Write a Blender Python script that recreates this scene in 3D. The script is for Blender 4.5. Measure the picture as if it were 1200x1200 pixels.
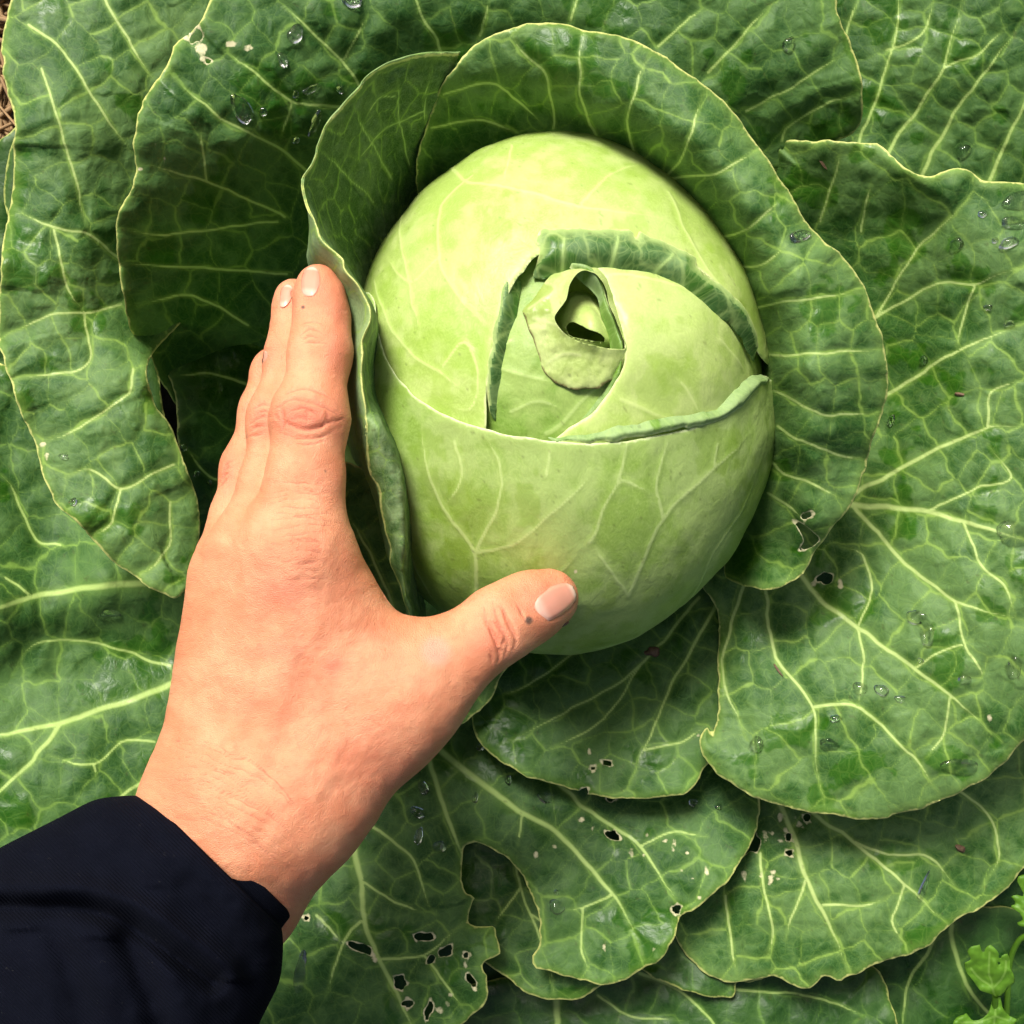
import bpy, bmesh, math
import numpy as np
from mathutils import Vector, Matrix

# ------------------------------------------------------------------ reset
for o in list(bpy.data.objects):
    bpy.data.objects.remove(o, do_unlink=True)
scene = bpy.context.scene
COL = scene.collection
R = math.radians

# ------------------------------------------------------------------ camera, sky, sun, exposure
CAMZ, TAN = 0.52, 0.445            # phone held 52 cm over the soil
cam_d = bpy.data.cameras.new('camera')
cam_d.sensor_width = 36.0
cam_d.sensor_fit = 'HORIZONTAL'
cam_d.angle = 2 * math.atan(TAN)
cam_d.clip_start, cam_d.clip_end = 0.01, 100.0
cam = bpy.data.objects.new('camera', cam_d)
cam.location = (0, 0, CAMZ)
COL.objects.link(cam)
scene.camera = cam

SUN_AZ, SUN_EL = math.atan2(-0.35, 0.9), R(50)      # soft light from the top of the picture, a little left
world = bpy.data.worlds.new('World')
scene.world = world
world.use_nodes = True
wn = world.node_tree
bg = wn.nodes['Background']
sky = wn.nodes.new('ShaderNodeTexSky')
sky.sky_type = 'NISHITA'
sky.sun_disc = False
sky.sun_elevation = SUN_EL
sky.sun_rotation = SUN_AZ
sky.air_density, sky.dust_density, sky.ozone_density = 0.7, 6.0, 0.4
wn.links.new(sky.outputs[0], bg.inputs[0])
bg.inputs[1].default_value = 0.066
sun_d = bpy.data.lights.new('sun', 'SUN')
sun_d.energy = 3.1
sun_d.angle = R(17)
sun_d.color = (1.0, 0.97, 0.92)
sun = bpy.data.objects.new('sun', sun_d)
sdir = Vector((math.sin(SUN_AZ) * math.cos(SUN_EL), math.cos(SUN_AZ) * math.cos(SUN_EL), math.sin(SUN_EL)))
sun.rotation_euler = sdir.to_track_quat('Z', 'Y').to_euler()
COL.objects.link(sun)
vs = scene.view_settings
vs.view_transform, vs.look, vs.gamma, vs.use_curve_mapping = 'Standard', 'None', 1.0, False
vs.exposure = 0.87
cy = scene.cycles
cy.max_bounces, cy.diffuse_bounces, cy.glossy_bounces, cy.transmission_bounces, cy.transparent_max_bounces = 6, 3, 2, 4, 8
cy.use_adaptive_sampling, cy.adaptive_threshold = True, 0.02
cy.use_denoising = True

# ------------------------------------------------------------------ maths helpers
def unproj(px, py, h):
    k = (CAMZ - h) * TAN / 600.0
    return np.stack([(px - 600) * k, (600 - py) * k, h + 0 * px], -1)

def to_px(v):
    k = (CAMZ - v[:, 2]) * TAN / 600.0
    return np.stack([v[:, 0] / k + 600, 600 - v[:, 1] / k], -1)

def m_at(h):                        # metres per photo pixel at height h
    return (CAMZ - h) * TAN / 600.0

def _hash(ix, iy, seed):
    n = (ix.astype(np.int64) * 374761393 + iy.astype(np.int64) * 668265263 + seed * 974711) & 0x7fffffff
    n = ((n ^ (n >> 13)) * 1274126177) & 0x7fffffff
    n = (n ^ (n >> 16)) & 0xffff
    return n / 65535.0

def vnoise(x, y, seed=0):
    ix, iy = np.floor(x), np.floor(y)
    fx, fy = x - ix, y - iy
    fx, fy = fx * fx * fx * (fx * (fx * 6 - 15) + 10), fy * fy * fy * (fy * (fy * 6 - 15) + 10)
    a, b = _hash(ix, iy, seed), _hash(ix + 1, iy, seed)
    c, d = _hash(ix, iy + 1, seed), _hash(ix + 1, iy + 1, seed)
    return (a + (b - a) * fx + (c - a) * fy + (a - b - c + d) * fx * fy) * 2 - 1

def fbm(x, y, seed=0, octv=4):
    s, a = 0, 0.5
    for i in range(octv):
        s = s + a * vnoise(x, y, seed + i * 17)
        x, y, a = x * 2.03 + 5.1, y * 2.03 + 1.7, a * 0.5
    return s

def sstep(a, b, x):
    t = np.clip((x - a) / (b - a), 0, 1)
    return t * t * (3 - 2 * t)

def catmull(pts, closed=False, step=4.0):
    P = np.asarray(pts, float)
    n = len(P)
    out = []
    for i in range(n if closed else n - 1):
        if closed:
            p0, p1, p2, p3 = P[(i - 1) % n], P[i], P[(i + 1) % n], P[(i + 2) % n]
        else:
            p1, p2 = P[i], P[i + 1]
            p0 = P[i - 1] if i > 0 else 2 * p1 - p2
            p3 = P[i + 2] if i + 2 < n else 2 * p2 - p1
        L = np.linalg.norm((p2 - p1)[:2])
        m = max(2, int(L / step))
        t = (np.arange(m) / m)[:, None]
        # centripetal-ish tension keeps corners tight
        m1, m2 = 0.45 * (p2 - p0), 0.45 * (p3 - p1)
        lim = L * 1.0 + 1e-6
        for mm in (m1, m2):
            q = np.linalg.norm(mm[:2])
            if q > lim:
                mm *= lim / q
        out.append((2 * t**3 - 3 * t**2 + 1) * p1 + (t**3 - 2 * t**2 + t) * m1 + (-2 * t**3 + 3 * t**2) * p2 + (t**3 - t**2) * m2)
    if not closed:
        out.append(P[-1:])
    return np.concatenate(out)

def seg_dist(P, A, B):
    """distance of points P to segments A-B: dist, segment index, t, nearest point"""
    P = P.astype(np.float32); A = A.astype(np.float32); B = B.astype(np.float32)
    n = len(P)
    D = np.empty(n, np.float32); I = np.empty(n, np.int32); T = np.empty(n, np.float32)
    d = B - A
    dd = (d * d).sum(1) + 1e-9
    ch = max(1, int(1.5e6 // len(A)))
    for s in range(0, n, ch):
        q = P[s:s + ch]
        rx = q[:, 0, None] - A[None, :, 0]; ry = q[:, 1, None] - A[None, :, 1]
        t = np.clip((rx * d[:, 0] + ry * d[:, 1]) / dd, 0, 1)
        rx -= t * d[:, 0]; ry -= t * d[:, 1]
        e = rx * rx + ry * ry
        k = e.argmin(1)
        ar = np.arange(len(q))
        D[s:s + ch] = np.sqrt(e[ar, k]); I[s:s + ch] = k; T[s:s + ch] = t[ar, k]
    near = A[I] + T[:, None] * d[I]
    return D, I, T, near

def inside_poly(P, poly):
    x, y = P[:, 0], P[:, 1]
    A = poly; B = np.roll(poly, -1, 0)
    c = np.zeros(len(P), bool)
    for (x0, y0), (x1, y1) in zip(A, B):
        if y0 == y1:
            continue
        m = ((y0 > y) != (y1 > y)) & (x < (x1 - x0) * (y - y0) / (y1 - y0) + x0)
        c ^= m
    return c

def tps(ctrl):
    C = np.asarray(ctrl, float)
    X = C[:, :2] / 100.0
    n = len(C)
    def U(r2):
        return 0.5 * r2 * np.log(r2 + 1e-12)
    K = U(((X[:, None] - X[None]) ** 2).sum(-1)) + np.eye(n) * 0.02
    Pm = np.c_[np.ones(n), X]
    M = np.zeros((n + 3, n + 3))
    M[:n, :n] = K; M[:n, n:] = Pm; M[n:, :n] = Pm.T
    w = np.linalg.solve(M, np.r_[C[:, 2], 0, 0, 0])
    lo, hi = C[:, 2].min() - 0.012, C[:, 2].max() + 0.012
    def f(px, py):
        x = np.stack([px, py], -1) / 100.0
        out = w[n] + x @ w[n + 1:]
        for i in range(n):
            out = out + w[i] * U(((x - X[i]) ** 2).sum(-1))
        return np.clip(out, lo, hi)
    return f

# ------------------------------------------------------------------ object helpers
def link(o, parent=None, label=None, category=None, group=None, kind=None):
    COL.objects.link(o)
    if parent is not None:
        o.parent = parent
        o.matrix_parent_inverse = Matrix.Translation(-parent_world(parent))
    if label: o['label'] = label
    if category: o['category'] = category
    if group: o['group'] = group
    if kind: o['kind'] = kind
    return o

def parent_world(p):
    v = Vector(p.location)
    return v                          # parents stand unrotated; parts are written in world space

def empty(name, loc, label, category, group=None):
    o = bpy.data.objects.new(name, None)
    o.empty_display_size = 0.02
    o.location = loc
    return link(o, None, label, category, group)

def mesh_obj(name, V, F, mat, parent=None, attrs=None, label=None, category=None, group=None, kind=None, thick=0.0, flip_check=True):
    me = bpy.data.meshes.new(name)
    V = np.asarray(V, np.float32); F = np.asarray(F, np.int32)
    k = F.shape[1]
    me.vertices.add(len(V)); me.vertices.foreach_set('co', V.ravel())
    me.loops.add(F.size); me.loops.foreach_set('vertex_index', F.ravel())
    me.polygons.add(len(F))
    me.polygons.foreach_set('loop_start', np.arange(0, F.size, k, dtype=np.int32))
    me.polygons.foreach_set('use_smooth', np.ones(len(F), bool))
    me.update(calc_edges=True)
    for n, a in (attrs or {}).items():
        a = np.asarray(a, np.float32)
        if a.ndim == 2:
            at = me.attributes.new(n, 'FLOAT_VECTOR', 'POINT')
            if a.shape[1] == 2:
                a = np.c_[a, np.zeros(len(a), np.float32)]
            at.data.foreach_set('vector', np.ascontiguousarray(a, np.float32).ravel())
        else:
            at = me.attributes.new(n, 'FLOAT', 'POINT')
            at.data.foreach_set('value', a)
    me.materials.append(mat)
    o = bpy.data.objects.new(name, me)
    link(o, parent, label, category, group, kind)
    if thick:
        md = o.modifiers.new('thickness', 'SOLIDIFY')
        md.thickness = thick; md.offset = -1
    return o

# ------------------------------------------------------------------ node helpers
class NT:
    def __init__(self, name):
        self.m = bpy.data.materials.new(name); self.m.use_nodes = True
        self.t = self.m.node_tree; self.t.nodes.clear()
        self.out = self.n('ShaderNodeOutputMaterial')
    def n(self, ty, **kw):
        nd = self.t.nodes.new(ty)
        for k, v in kw.items(): setattr(nd, k, v)
        return nd
    def l(self, a, b): self.t.links.new(a, b)
    def put(self, sock, v):
        if isinstance(v, bpy.types.NodeSocket): self.l(v, sock)
        else: sock.default_value = v
    def attr(self, name, vec=False):
        a = self.n('ShaderNodeAttribute', attribute_name=name)
        return a.outputs['Vector' if vec else 'Fac']
    def math(self, op, a, b=0.0, c=None, clamp=False):
        m = self.n('ShaderNodeMath', operation=op, use_clamp=clamp)
        self.put(m.inputs[0], a); self.put(m.inputs[1], b)
        if c is not None: self.put(m.inputs[2], c)
        return m.outputs[0]
    def ramp(self, v, a, b, lo=0.0, hi=1.0):
        m = self.n('ShaderNodeMapRange', interpolation_type='SMOOTHSTEP')
        self.put(m.inputs[0], v)
        m.inputs[1].default_value, m.inputs[2].default_value = a, b
        m.inputs[3].default_value, m.inputs[4].default_value = lo, hi
        return m.outputs[0]
    def mix(self, f, a, b, mode='MIX'):
        m = self.n('ShaderNodeMix', data_type='RGBA', blend_type=mode)
        self.put(m.inputs[0], f)
        for s, v in ((m.inputs[6], a), (m.inputs[7], b)):
            self.put(s, (*v, 1) if isinstance(v, tuple) and len(v) == 3 else v)
        return m.outputs[2]
    def noise(self, vec, scale, detail=4, rough=0.55, dist=0.0, off=None):
        nd = self.n('ShaderNodeTexNoise')
        if off is not None:
            ad = self.n('ShaderNodeVectorMath', operation='ADD')
            self.l(vec, ad.inputs[0]); ad.inputs[1].default_value = off
            vec = ad.outputs[0]
        self.l(vec, nd.inputs['Vector'])
        nd.inputs['Scale'].default_value = scale; nd.inputs['Detail'].default_value = detail
        nd.inputs['Roughness'].default_value = rough; nd.inputs['Distortion'].default_value = dist
        return nd.outputs[0]
    def voro_edge(self, vec, scale):
        nd = self.n('ShaderNodeTexVoronoi', feature='DISTANCE_TO_EDGE')
        self.l(vec, nd.inputs['Vector']); nd.inputs['Scale'].default_value = scale
        return nd.outputs['Distance']
    def warp(self, vec, scale, amt):
        nd = self.n('ShaderNodeTexNoise'); self.l(vec, nd.inputs['Vector']); nd.inputs['Scale'].default_value = scale
        s = self.n('ShaderNodeVectorMath', operation='SUBTRACT'); self.l(nd.outputs[1], s.inputs[0]); s.inputs[1].default_value = (.5, .5, .5)
        k = self.n('ShaderNodeVectorMath', operation='SCALE'); self.l(s.outputs[0], k.inputs[0]); k.inputs['Scale'].default_value = amt
        a = self.n('ShaderNodeVectorMath', operation='ADD'); self.l(vec, a.inputs[0]); self.l(k.outputs[0], a.inputs[1])
        return a.outputs[0]
    def bump(self, h, strength, dist, nrm=None):
        b = self.n('ShaderNodeBump'); b.inputs['Strength'].default_value = strength; b.inputs['Distance'].default_value = dist
        self.l(h, b.inputs['Height'])
        if nrm is not None: self.l(nrm, b.inputs['Normal'])
        return b.outputs[0]
    def finish(self, shader): self.l(shader, self.out.inputs[0]); return self.m

def leaf_material(name, dark, bloom, vein, vein_main, rim, wet, fine=0.25, net=0.6, trans=0.18, rough=0.54, wet_on=1.0, spec=0.35, bump=0.35, halo=0.28, vmain=0.9, edge=0.30):
    t = NT(name)
    A = t.attr('wxy', True)
    n3 = t.noise(A, 40.0, 2, 0.6)
    n2 = t.noise(A, 10.0, 2, 0.6, 0.0, (3.1, 7.7, 0))
    f = t.math('ADD', t.attr('bl'), t.math('MULTIPLY', t.math('SUBTRACT', n2, 0.5), 0.9), clamp=True)
    base = t.mix(f, dark, bloom)
    base = t.mix(t.ramp(n3, 0.35, 0.75, 0.0, 0.16), base, tuple(c * 1.7 + 0.02 for c in bloom))
    wm = t.math('MULTIPLY', t.attr('wt'), wet_on)             # rubbed or wet places where the waxy bloom is gone
    base = t.mix(t.math('MULTIPLY', wm, 0.75), base, wet)
    ve = t.voro_edge(A, 6.2)
    fm = t.math('MULTIPLY', t.ramp(ve, 0.0, 0.075, 1.0, 0.0), fine)
    ve2 = t.voro_edge(A, 15.0)
    fm2 = t.math('MULTIPLY', t.ramp(ve2, 0.0, 0.12, 1.0, 0.0), fine * 0.45)
    col = t.mix(t.math('MAXIMUM', fm, fm2), base, vein)
    vr = t.attr('vr')
    ns = t.math('MULTIPLY', t.attr('ns'), net)
    col = t.mix(t.math('MULTIPLY', t.ramp(vr, 0.0, 5.0, halo, 0.0), ns), col, vein)
    col = t.mix(t.math('MULTIPLY', t.ramp(vr, 0.15, 1.5, 1.0, 0.0), ns), col, vein)
    vd = t.attr('vd')
    col = t.mix(t.ramp(vd, 0.0, 4.0, 0.35 * vmain, 0.0), col, vein)
    col = t.mix(t.math('MULTIPLY', t.ramp(vd, 0.3, 1.35, 1.0, 0.0), vmain), col, vein_main)
    ed = t.attr('ed')
    col = t.mix(t.ramp(ed, 0.0, 14.0, edge, 0.0), col, vein)
    col = t.mix(t.math('MULTIPLY', t.ramp(t.math('ADD', ed, t.math('MULTIPLY', n2, 6.0)), 3.2, 5.6, 1.0, 0.0), 0.85), col, rim)
    hd = t.math('ADD', t.attr('hd'), t.math('MULTIPLY', n2, 7.0))
    col = t.mix(t.ramp(hd, 3.0, 5.4, 1.0, 0.0), col, (0.66, 0.62, 0.36))
    col = t.mix(t.attr('fr'), col, (0.05, 0.045, 0.012))      # brown freckles
    p = t.n('ShaderNodeBsdfPrincipled')
    t.l(col, p.inputs['Base Color'])
    t.l(t.math('SUBTRACT', t.math('ADD', rough, t.math('MULTIPLY', n2, 0.2)), t.math('MULTIPLY', wm, 0.24)), p.inputs['Roughness'])
    p.inputs['Specular IOR Level'].default_value = spec
    h = t.math('ADD', t.math('MULTIPLY', t.math('MINIMUM', ve, 0.22), 1.2), t.math('MULTIPLY', n3, 0.30))
    h = t.math('ADD', h, t.math('MULTIPLY', t.math('MINIMUM', ve2, 0.2), 0.5))
    h = t.math('ADD', h, t.math('MULTIPLY', n2, 0.7))
    t.l(t.bump(h, bump, 0.0012), p.inputs['Normal'])
    tr = t.n('ShaderNodeBsdfTranslucent')
    t.l(t.mix(0.5, col, (0.35, 0.55, 0.06), 'MULTIPLY'), tr.inputs[0])
    mx = t.n('ShaderNodeMixShader'); mx.inputs[0].default_value = trans
    t.l(p.outputs[0], mx.inputs[1]); t.l(tr.outputs[0], mx.inputs[2])
    return t.finish(mx.outputs[0])

def leaf_attrs(D, seed, vd, vr, ed, hd):
    """per-point pattern fields in the leaf's own plane (pixels of the photograph as unit)"""
    x, y = D[:, 0] + seed * 371.0, D[:, 1] + seed * 113.0
    bl = sstep(-0.34, 0.34, 0.75 * fbm(x / 95, y / 95, 5, 3) + 0.55 * fbm(x / 17, y / 17, 15, 4))
    wt = sstep(0.27, 0.33, fbm(x / 48, y / 48, 25, 4) + 0.06 * fbm(x / 9, y / 9, 35, 2))
    fr = 0.35 * sstep(0.53, 0.60, fbm(x / 5.5, y / 5.5, 45, 2))
    wx = x + 8.0 * fbm(x / 20, y / 20, 55, 3); wy = y + 8.0 * fbm(x / 20, y / 20, 65, 3)
    ns = LAST_NS if LAST_NS is not None and len(LAST_NS) == len(D) else np.zeros(len(D))
    return dict(ns=ns, wxy=np.stack([wx, wy], -1) / 100.0, bl=bl, wt=wt, fr=fr, vd=vd, vr=vr, ed=ed, hd=hd)

M_OUT = leaf_material('outer_leaf', (0.014, 0.068, 0.005), (0.066, 0.150, 0.032), (0.22, 0.38, 0.060), (0.42, 0.58, 0.16), (0.64, 0.66, 0.20), (0.020, 0.092, 0.002), fine=0.12, net=0.62, bump=0.22)
M_PALE = leaf_material('pale_outer_leaf', (0.022, 0.086, 0.009), (0.098, 0.192, 0.050), (0.27, 0.43, 0.075), (0.48, 0.62, 0.20), (0.66, 0.68, 0.22), (0.028, 0.112, 0.003), fine=0.12, net=0.70, bump=0.22)
M_CUP = leaf_material('cupped_leaf', (0.024, 0.086, 0.010), (0.240, 0.345, 0.150), (0.24, 0.39, 0.07), (0.42, 0.58, 0.18), (0.66, 0.68, 0.22), (0.028, 0.105, 0.003), fine=0.12, net=0.95, bump=0.2, wet_on=0.3, trans=0.05)
M_SHADED = leaf_material('shaded_leaf', (0.009, 0.044, 0.003), (0.030, 0.086, 0.014), (0.12, 0.24, 0.035), (0.32, 0.46, 0.12), (0.46, 0.50, 0.14), (0.010, 0.050, 0.002), rough=0.42, fine=0.10, net=0.55, bump=0.22)  # outer leaf greens darkened: shade of the lower layers painted into the colour
M_HEAD = leaf_material('head_leaf', (0.33, 0.47, 0.090), (0.43, 0.54, 0.165), (0.54, 0.69, 0.20), (0.62, 0.73, 0.27), (0.64, 0.72, 0.32), (0.25, 0.42, 0.030), fine=0.02, net=0.10, trans=0.10, rough=0.34, wet_on=0.40, bump=0.10, halo=0.1, vmain=0.5, spec=0.42)
M_FRONT = leaf_material('front_wrapper', (0.22, 0.35, 0.055), (0.32, 0.44, 0.125), (0.44, 0.60, 0.17), (0.54, 0.67, 0.25), (0.64, 0.72, 0.36), (0.18, 0.31, 0.018), fine=0.05, net=0.2, trans=0.10, rough=0.36, wet_on=0.5, bump=0.12, halo=0.1, vmain=0.58, spec=0.42)
M_INNER = leaf_material('inner_wrapper', (0.17, 0.30, 0.040), (0.27, 0.39, 0.090), (0.38, 0.54, 0.14), (0.46, 0.60, 0.20), (0.56, 0.66, 0.28), (0.14, 0.27, 0.015), fine=0.05, net=0.2, trans=0.08, rough=0.4, wet_on=0.6, bump=0.14, halo=0.1, vmain=0.6)
M_LIP = leaf_material('rolled_margin', (0.045, 0.125, 0.022), (0.130, 0.235, 0.080), (0.40, 0.54, 0.17), (0.36, 0.52, 0.16), (0.60, 0.68, 0.26), (0.035, 0.13, 0.005), net=0.5, bump=0.15, edge=0.85)
M_CURL = leaf_material('pale_rolled_margin', (0.14, 0.27, 0.045), (0.27, 0.39, 0.150), (0.36, 0.52, 0.16), (0.40, 0.56, 0.20), (0.60, 0.70, 0.32), (0.12, 0.25, 0.015), net=0.3, bump=0.12, edge=0.6)
M_FLAP = leaf_material('torn_inner_leaf', (0.30, 0.40, 0.095), (0.42, 0.50, 0.175), (0.42, 0.51, 0.18), (0.42, 0.50, 0.18), (0.12, 0.085, 0.03), (0.24, 0.34, 0.05), fine=0.06, net=0.15, trans=0.08, rough=0.5, bump=0.15)

# ------------------------------------------------------------------ leaf builders
LAST_NS = None
def vein_segments(veins):
    A, B, W, Q = [], [], [], []
    for v in veins:
        w, pts = v[0], v[1]
        if len(pts) < 2: continue
        s = catmull(pts, step=7.0)
        s = s + np.stack([fbm(s[:, 0] / 22, s[:, 1] / 22, 5), fbm(s[:, 0] / 22, s[:, 1] / 22, 9)], -1) * 3.0
        k = np.linspace(1.0, 0.42, len(s))
        A.append(s[:-1]); B.append(s[1:]); W.append(np.maximum(w * 0.54 * k[:-1], 1.5)); Q.append(sstep(0.72, 1.0, np.linspace(0, 1, len(s) - 1)) * 0.95)
    if not A: return None
    return np.concatenate(A), np.concatenate(B), np.concatenate(W), np.concatenate(Q)

def leaf_fields(D, veins, cell, rng, seed):
    """D: domain points (px). Returns vd (main vein distance / half width), vr (net distance / half width), puff 0..1"""
    segs = vein_segments(veins)
    if segs is not None:
        A, B, W, Q = segs
        d, i, tt, _ = seg_dist(D, A, B)
        vdist = d; vd = d / W[i] + Q[i]
    else:
        vdist = np.full(len(D), 99.0); vd = np.full(len(D), 99.0)
    # cell seeds: mirrored pairs along veins, then a loose fill
    lo, hi = D.min(0) - cell, D.max(0) + cell
    seeds = []
    for v in veins:
        s = catmull(v[1], step=7.0)
        L = np.r_[0, np.cumsum(np.linalg.norm(np.diff(s, axis=0), axis=1))]
        q = cell * 0.35
        while q < L[-1]:
            p = np.array([np.interp(q, L, s[:, 0]), np.interp(q, L, s[:, 1])])
            p2 = np.array([np.interp(min(q + 4, L[-1]), L, s[:, 0]), np.interp(min(q + 4, L[-1]), L, s[:, 1])])
            tn = p2 - p; tn /= (np.linalg.norm(tn) + 1e-9); nn = np.array([-tn[1], tn[0]])
            off = cell * rng.uniform(0.38, 0.52)
            for sg in (1, -1):
                c = p + nn * sg * off
                if all((c[0] - z[0])**2 + (c[1] - z[1])**2 > (cell * 0.42)**2 for z in seeds):
                    seeds.append(c)
            q += cell * rng.uniform(0.75, 1.15)
    area = (hi[0] - lo[0]) * (hi[1] - lo[1])
    tries = int(area / cell**2 * 7)
    S = np.full((len(seeds) + tries + 1, 2), 1e9); ns = len(seeds)
    if ns: S[:ns] = seeds
    for _ in range(tries):
        c = lo + rng.random(2) * (hi - lo)
        if ((S[:ns + 1] - c)**2).sum(1).min() > (cell * rng.uniform(0.72, 0.95))**2:
            S[ns] = c; ns += 1
    S = S[:ns]
    Q = D + np.stack([fbm(D[:, 0] / 30, D[:, 1] / 30, seed, 3), fbm(D[:, 0] / 30, D[:, 1] / 30, seed + 40, 3)], -1) * cell * 0.22
    n = len(Q); F1 = np.empty(n); F2 = np.empty(n); I1 = np.empty(n, int); I2 = np.empty(n, int)
    ch = max(1, int(2e6 // len(S)))
    for s in range(0, n, ch):
        q = Q[s:s + ch]
        e = ((q[:, None, 0] - S[None, :, 0])**2 + (q[:, None, 1] - S[None, :, 1])**2)
        ar = np.arange(len(q))
        k = e.argmin(1); I1[s:s + ch] = k; F1[s:s + ch] = e[ar, k]
        e[ar, k] = 1e12
        k = e.argmin(1); I2[s:s + ch] = k; F2[s:s + ch] = e[ar, k]
    ed = (F2 - F1) / (2 * np.sqrt(((S[I1] - S[I2])**2).sum(1)) + 1e-6)
    a, b = np.minimum(I1, I2), np.maximum(I1, I2)
    hs = _hash(a, b, seed + 3)
    wv = 0.80 + 0.85 * hs
    vr = ed / wv
    puff = sstep(0, cell * 0.34, ed) * (0.35 + 0.65 * hs) * 0.6 + sstep(0, cell * 0.5, vdist) * 0.6
    global LAST_NS
    LAST_NS = 0.30 + 0.70 * hs**0.8
    return np.minimum(vd, 30), np.minimum(vr, 30), puff

def blob(cx, cy, rx, ry, ang=0, rng=None, n=11):
    rng = rng or np.random.default_rng(int(cx * 7 + cy))
    a = np.linspace(0, 2 * np.pi, n, endpoint=False)
    r = 1 + rng.uniform(-0.42, 0.38, n)
    x, y = np.cos(a) * rx * r, np.sin(a) * ry * r
    c, s = math.cos(ang), math.sin(ang)
    return np.stack([cx + x * c - y * s, cy + x * s + y * c], -1)

def clip_grid(outline, holes, sp, jag=1.6, seed=0):
    poly = catmull(outline, True, 5.0)
    nz = np.stack([fbm(poly[:, 0] / 14, poly[:, 1] / 14, seed + 1, 3), fbm(poly[:, 0] / 14, poly[:, 1] / 14, seed + 2, 3)], -1)
    nz2 = np.stack([fbm(poly[:, 0] / 60, poly[:, 1] / 60, seed + 5, 2), fbm(poly[:, 0] / 60, poly[:, 1] / 60, seed + 6, 2)], -1)
    poly = poly + nz * jag * 2 + nz2 * jag * 2.2
    lo, hi = poly.min(0) - sp * 1.5, poly.max(0) + sp * 1.5
    xs, ys = np.arange(lo[0], hi[0], sp), np.arange(lo[1], hi[1], sp)
    nx, ny = len(xs), len(ys)
    G = np.stack(np.meshgrid(xs, ys, indexing='xy'), -1).reshape(-1, 2)
    ins = inside_poly(G, poly)
    # only evaluate the distance where it is needed
    g2 = ins.reshape(ny, nx); band = np.zeros_like(g2)
    pad = np.pad(g2, 1)
    dil = pad[:-2, 1:-1] | pad[2:, 1:-1] | pad[1:-1, :-2] | pad[1:-1, 2:] | pad[:-2, :-2] | pad[2:, 2:] | pad[:-2, 2:] | pad[2:, :-2] | g2
    need = dil.ravel()
    d = np.full(len(G), -99.0); near = G.copy()
    dn, idx, tt, nr = seg_dist(G[need], poly, np.roll(poly, -1, 0))
    d[need] = np.where(ins[need], dn, -dn); near[need] = nr
    per = np.zeros(len(G)); per[need] = idx + tt
    ed = d.copy(); hd = np.full(len(G), 99.0)
    for h in holes:
        h = catmull(h, True, 2.0)
        bb = (G[:, 0] > h[:, 0].min() - 30) & (G[:, 0] < h[:, 0].max() + 30) & (G[:, 1] > h[:, 1].min() - 30) & (G[:, 1] < h[:, 1].max() + 30) & need
        if not bb.any(): continue
        q = G[bb]; hn, _, _, hr = seg_dist(q, h, np.roll(h, -1, 0))
        hn = np.where(inside_poly(q, h), -hn, hn)
        hd[bb] = np.minimum(hd[bb], hn)
        better = hn < d[bb]
        dd = d[bb]; dd[better] = hn[better]; d[bb] = dd
        nn = near[bb]; nn[better] = hr[better]; near[bb] = nn
    g = (d > 0).reshape(ny, nx)
    cell = g[:-1, :-1] | g[1:, :-1] | g[:-1, 1:] | g[1:, 1:]
    jj, ii = np.nonzero(cell)
    v00 = jj * nx + ii
    F = np.stack([v00, v00 + nx, v00 + nx + 1, v00 + 1], -1)     # photo y runs down: this order faces the camera
    used = np.zeros(len(G), bool); used[F.ravel()] = True
    mp = np.cumsum(used) - 1
    out = used & (d <= 0)
    P = G.copy(); P[out] = near[out]
    return P[used], mp[F], np.maximum(ed[used], 0), np.maximum(hd[used], 0), per[used] * 5.0

def specks_field(P, specks, hd):
    for (x, y, r) in specks:
        m = (np.abs(P[:, 0] - x) < 20) & (np.abs(P[:, 1] - y) < 20)
        if not m.any(): continue
        p = P[m]; q = np.full(len(P), 99.0)
        q[m] = np.hypot(p[:, 0] - x, (p[:, 1] - y) * (1 + 0.5 * math.sin(x))) - r * 0.55 + 2.6 * fbm(p[:, 0] / 4.5, p[:, 1] / 4.5, int(x) % 50, 2)
        hd = np.minimum(hd, np.maximum(q, 0) + 0.0)
    return hd

def skirt(V, F, attrs, depth):
    """give a sheet a real edge: every open edge gets a strip of leaf thickness going down from it"""
    E = np.concatenate([F[:, [0, 1]], F[:, [1, 2]], F[:, [2, 3]], F[:, [3, 0]]])
    key = np.sort(E, 1); key = key[:, 0].astype(np.int64) * (len(V) + 1) + key[:, 1]
    _, inv, cnt = np.unique(key, return_inverse=True, return_counts=True)
    B = E[cnt[inv] == 1]
    bv = np.unique(B); mp = np.full(len(V), -1); mp[bv] = len(V) + np.arange(len(bv))
    d = V[bv] - CAM0; d /= np.linalg.norm(d, axis=1, keepdims=True)
    V2 = np.concatenate([V, V[bv] + d * depth])
    F2 = np.concatenate([F, np.stack([B[:, 1], B[:, 0], mp[B[:, 0]], mp[B[:, 1]]], -1)])
    return V2, F2, {k: np.concatenate([a, a[bv]]) for k, a in attrs.items()}
CAM0 = np.array([0, 0, CAMZ])

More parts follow.
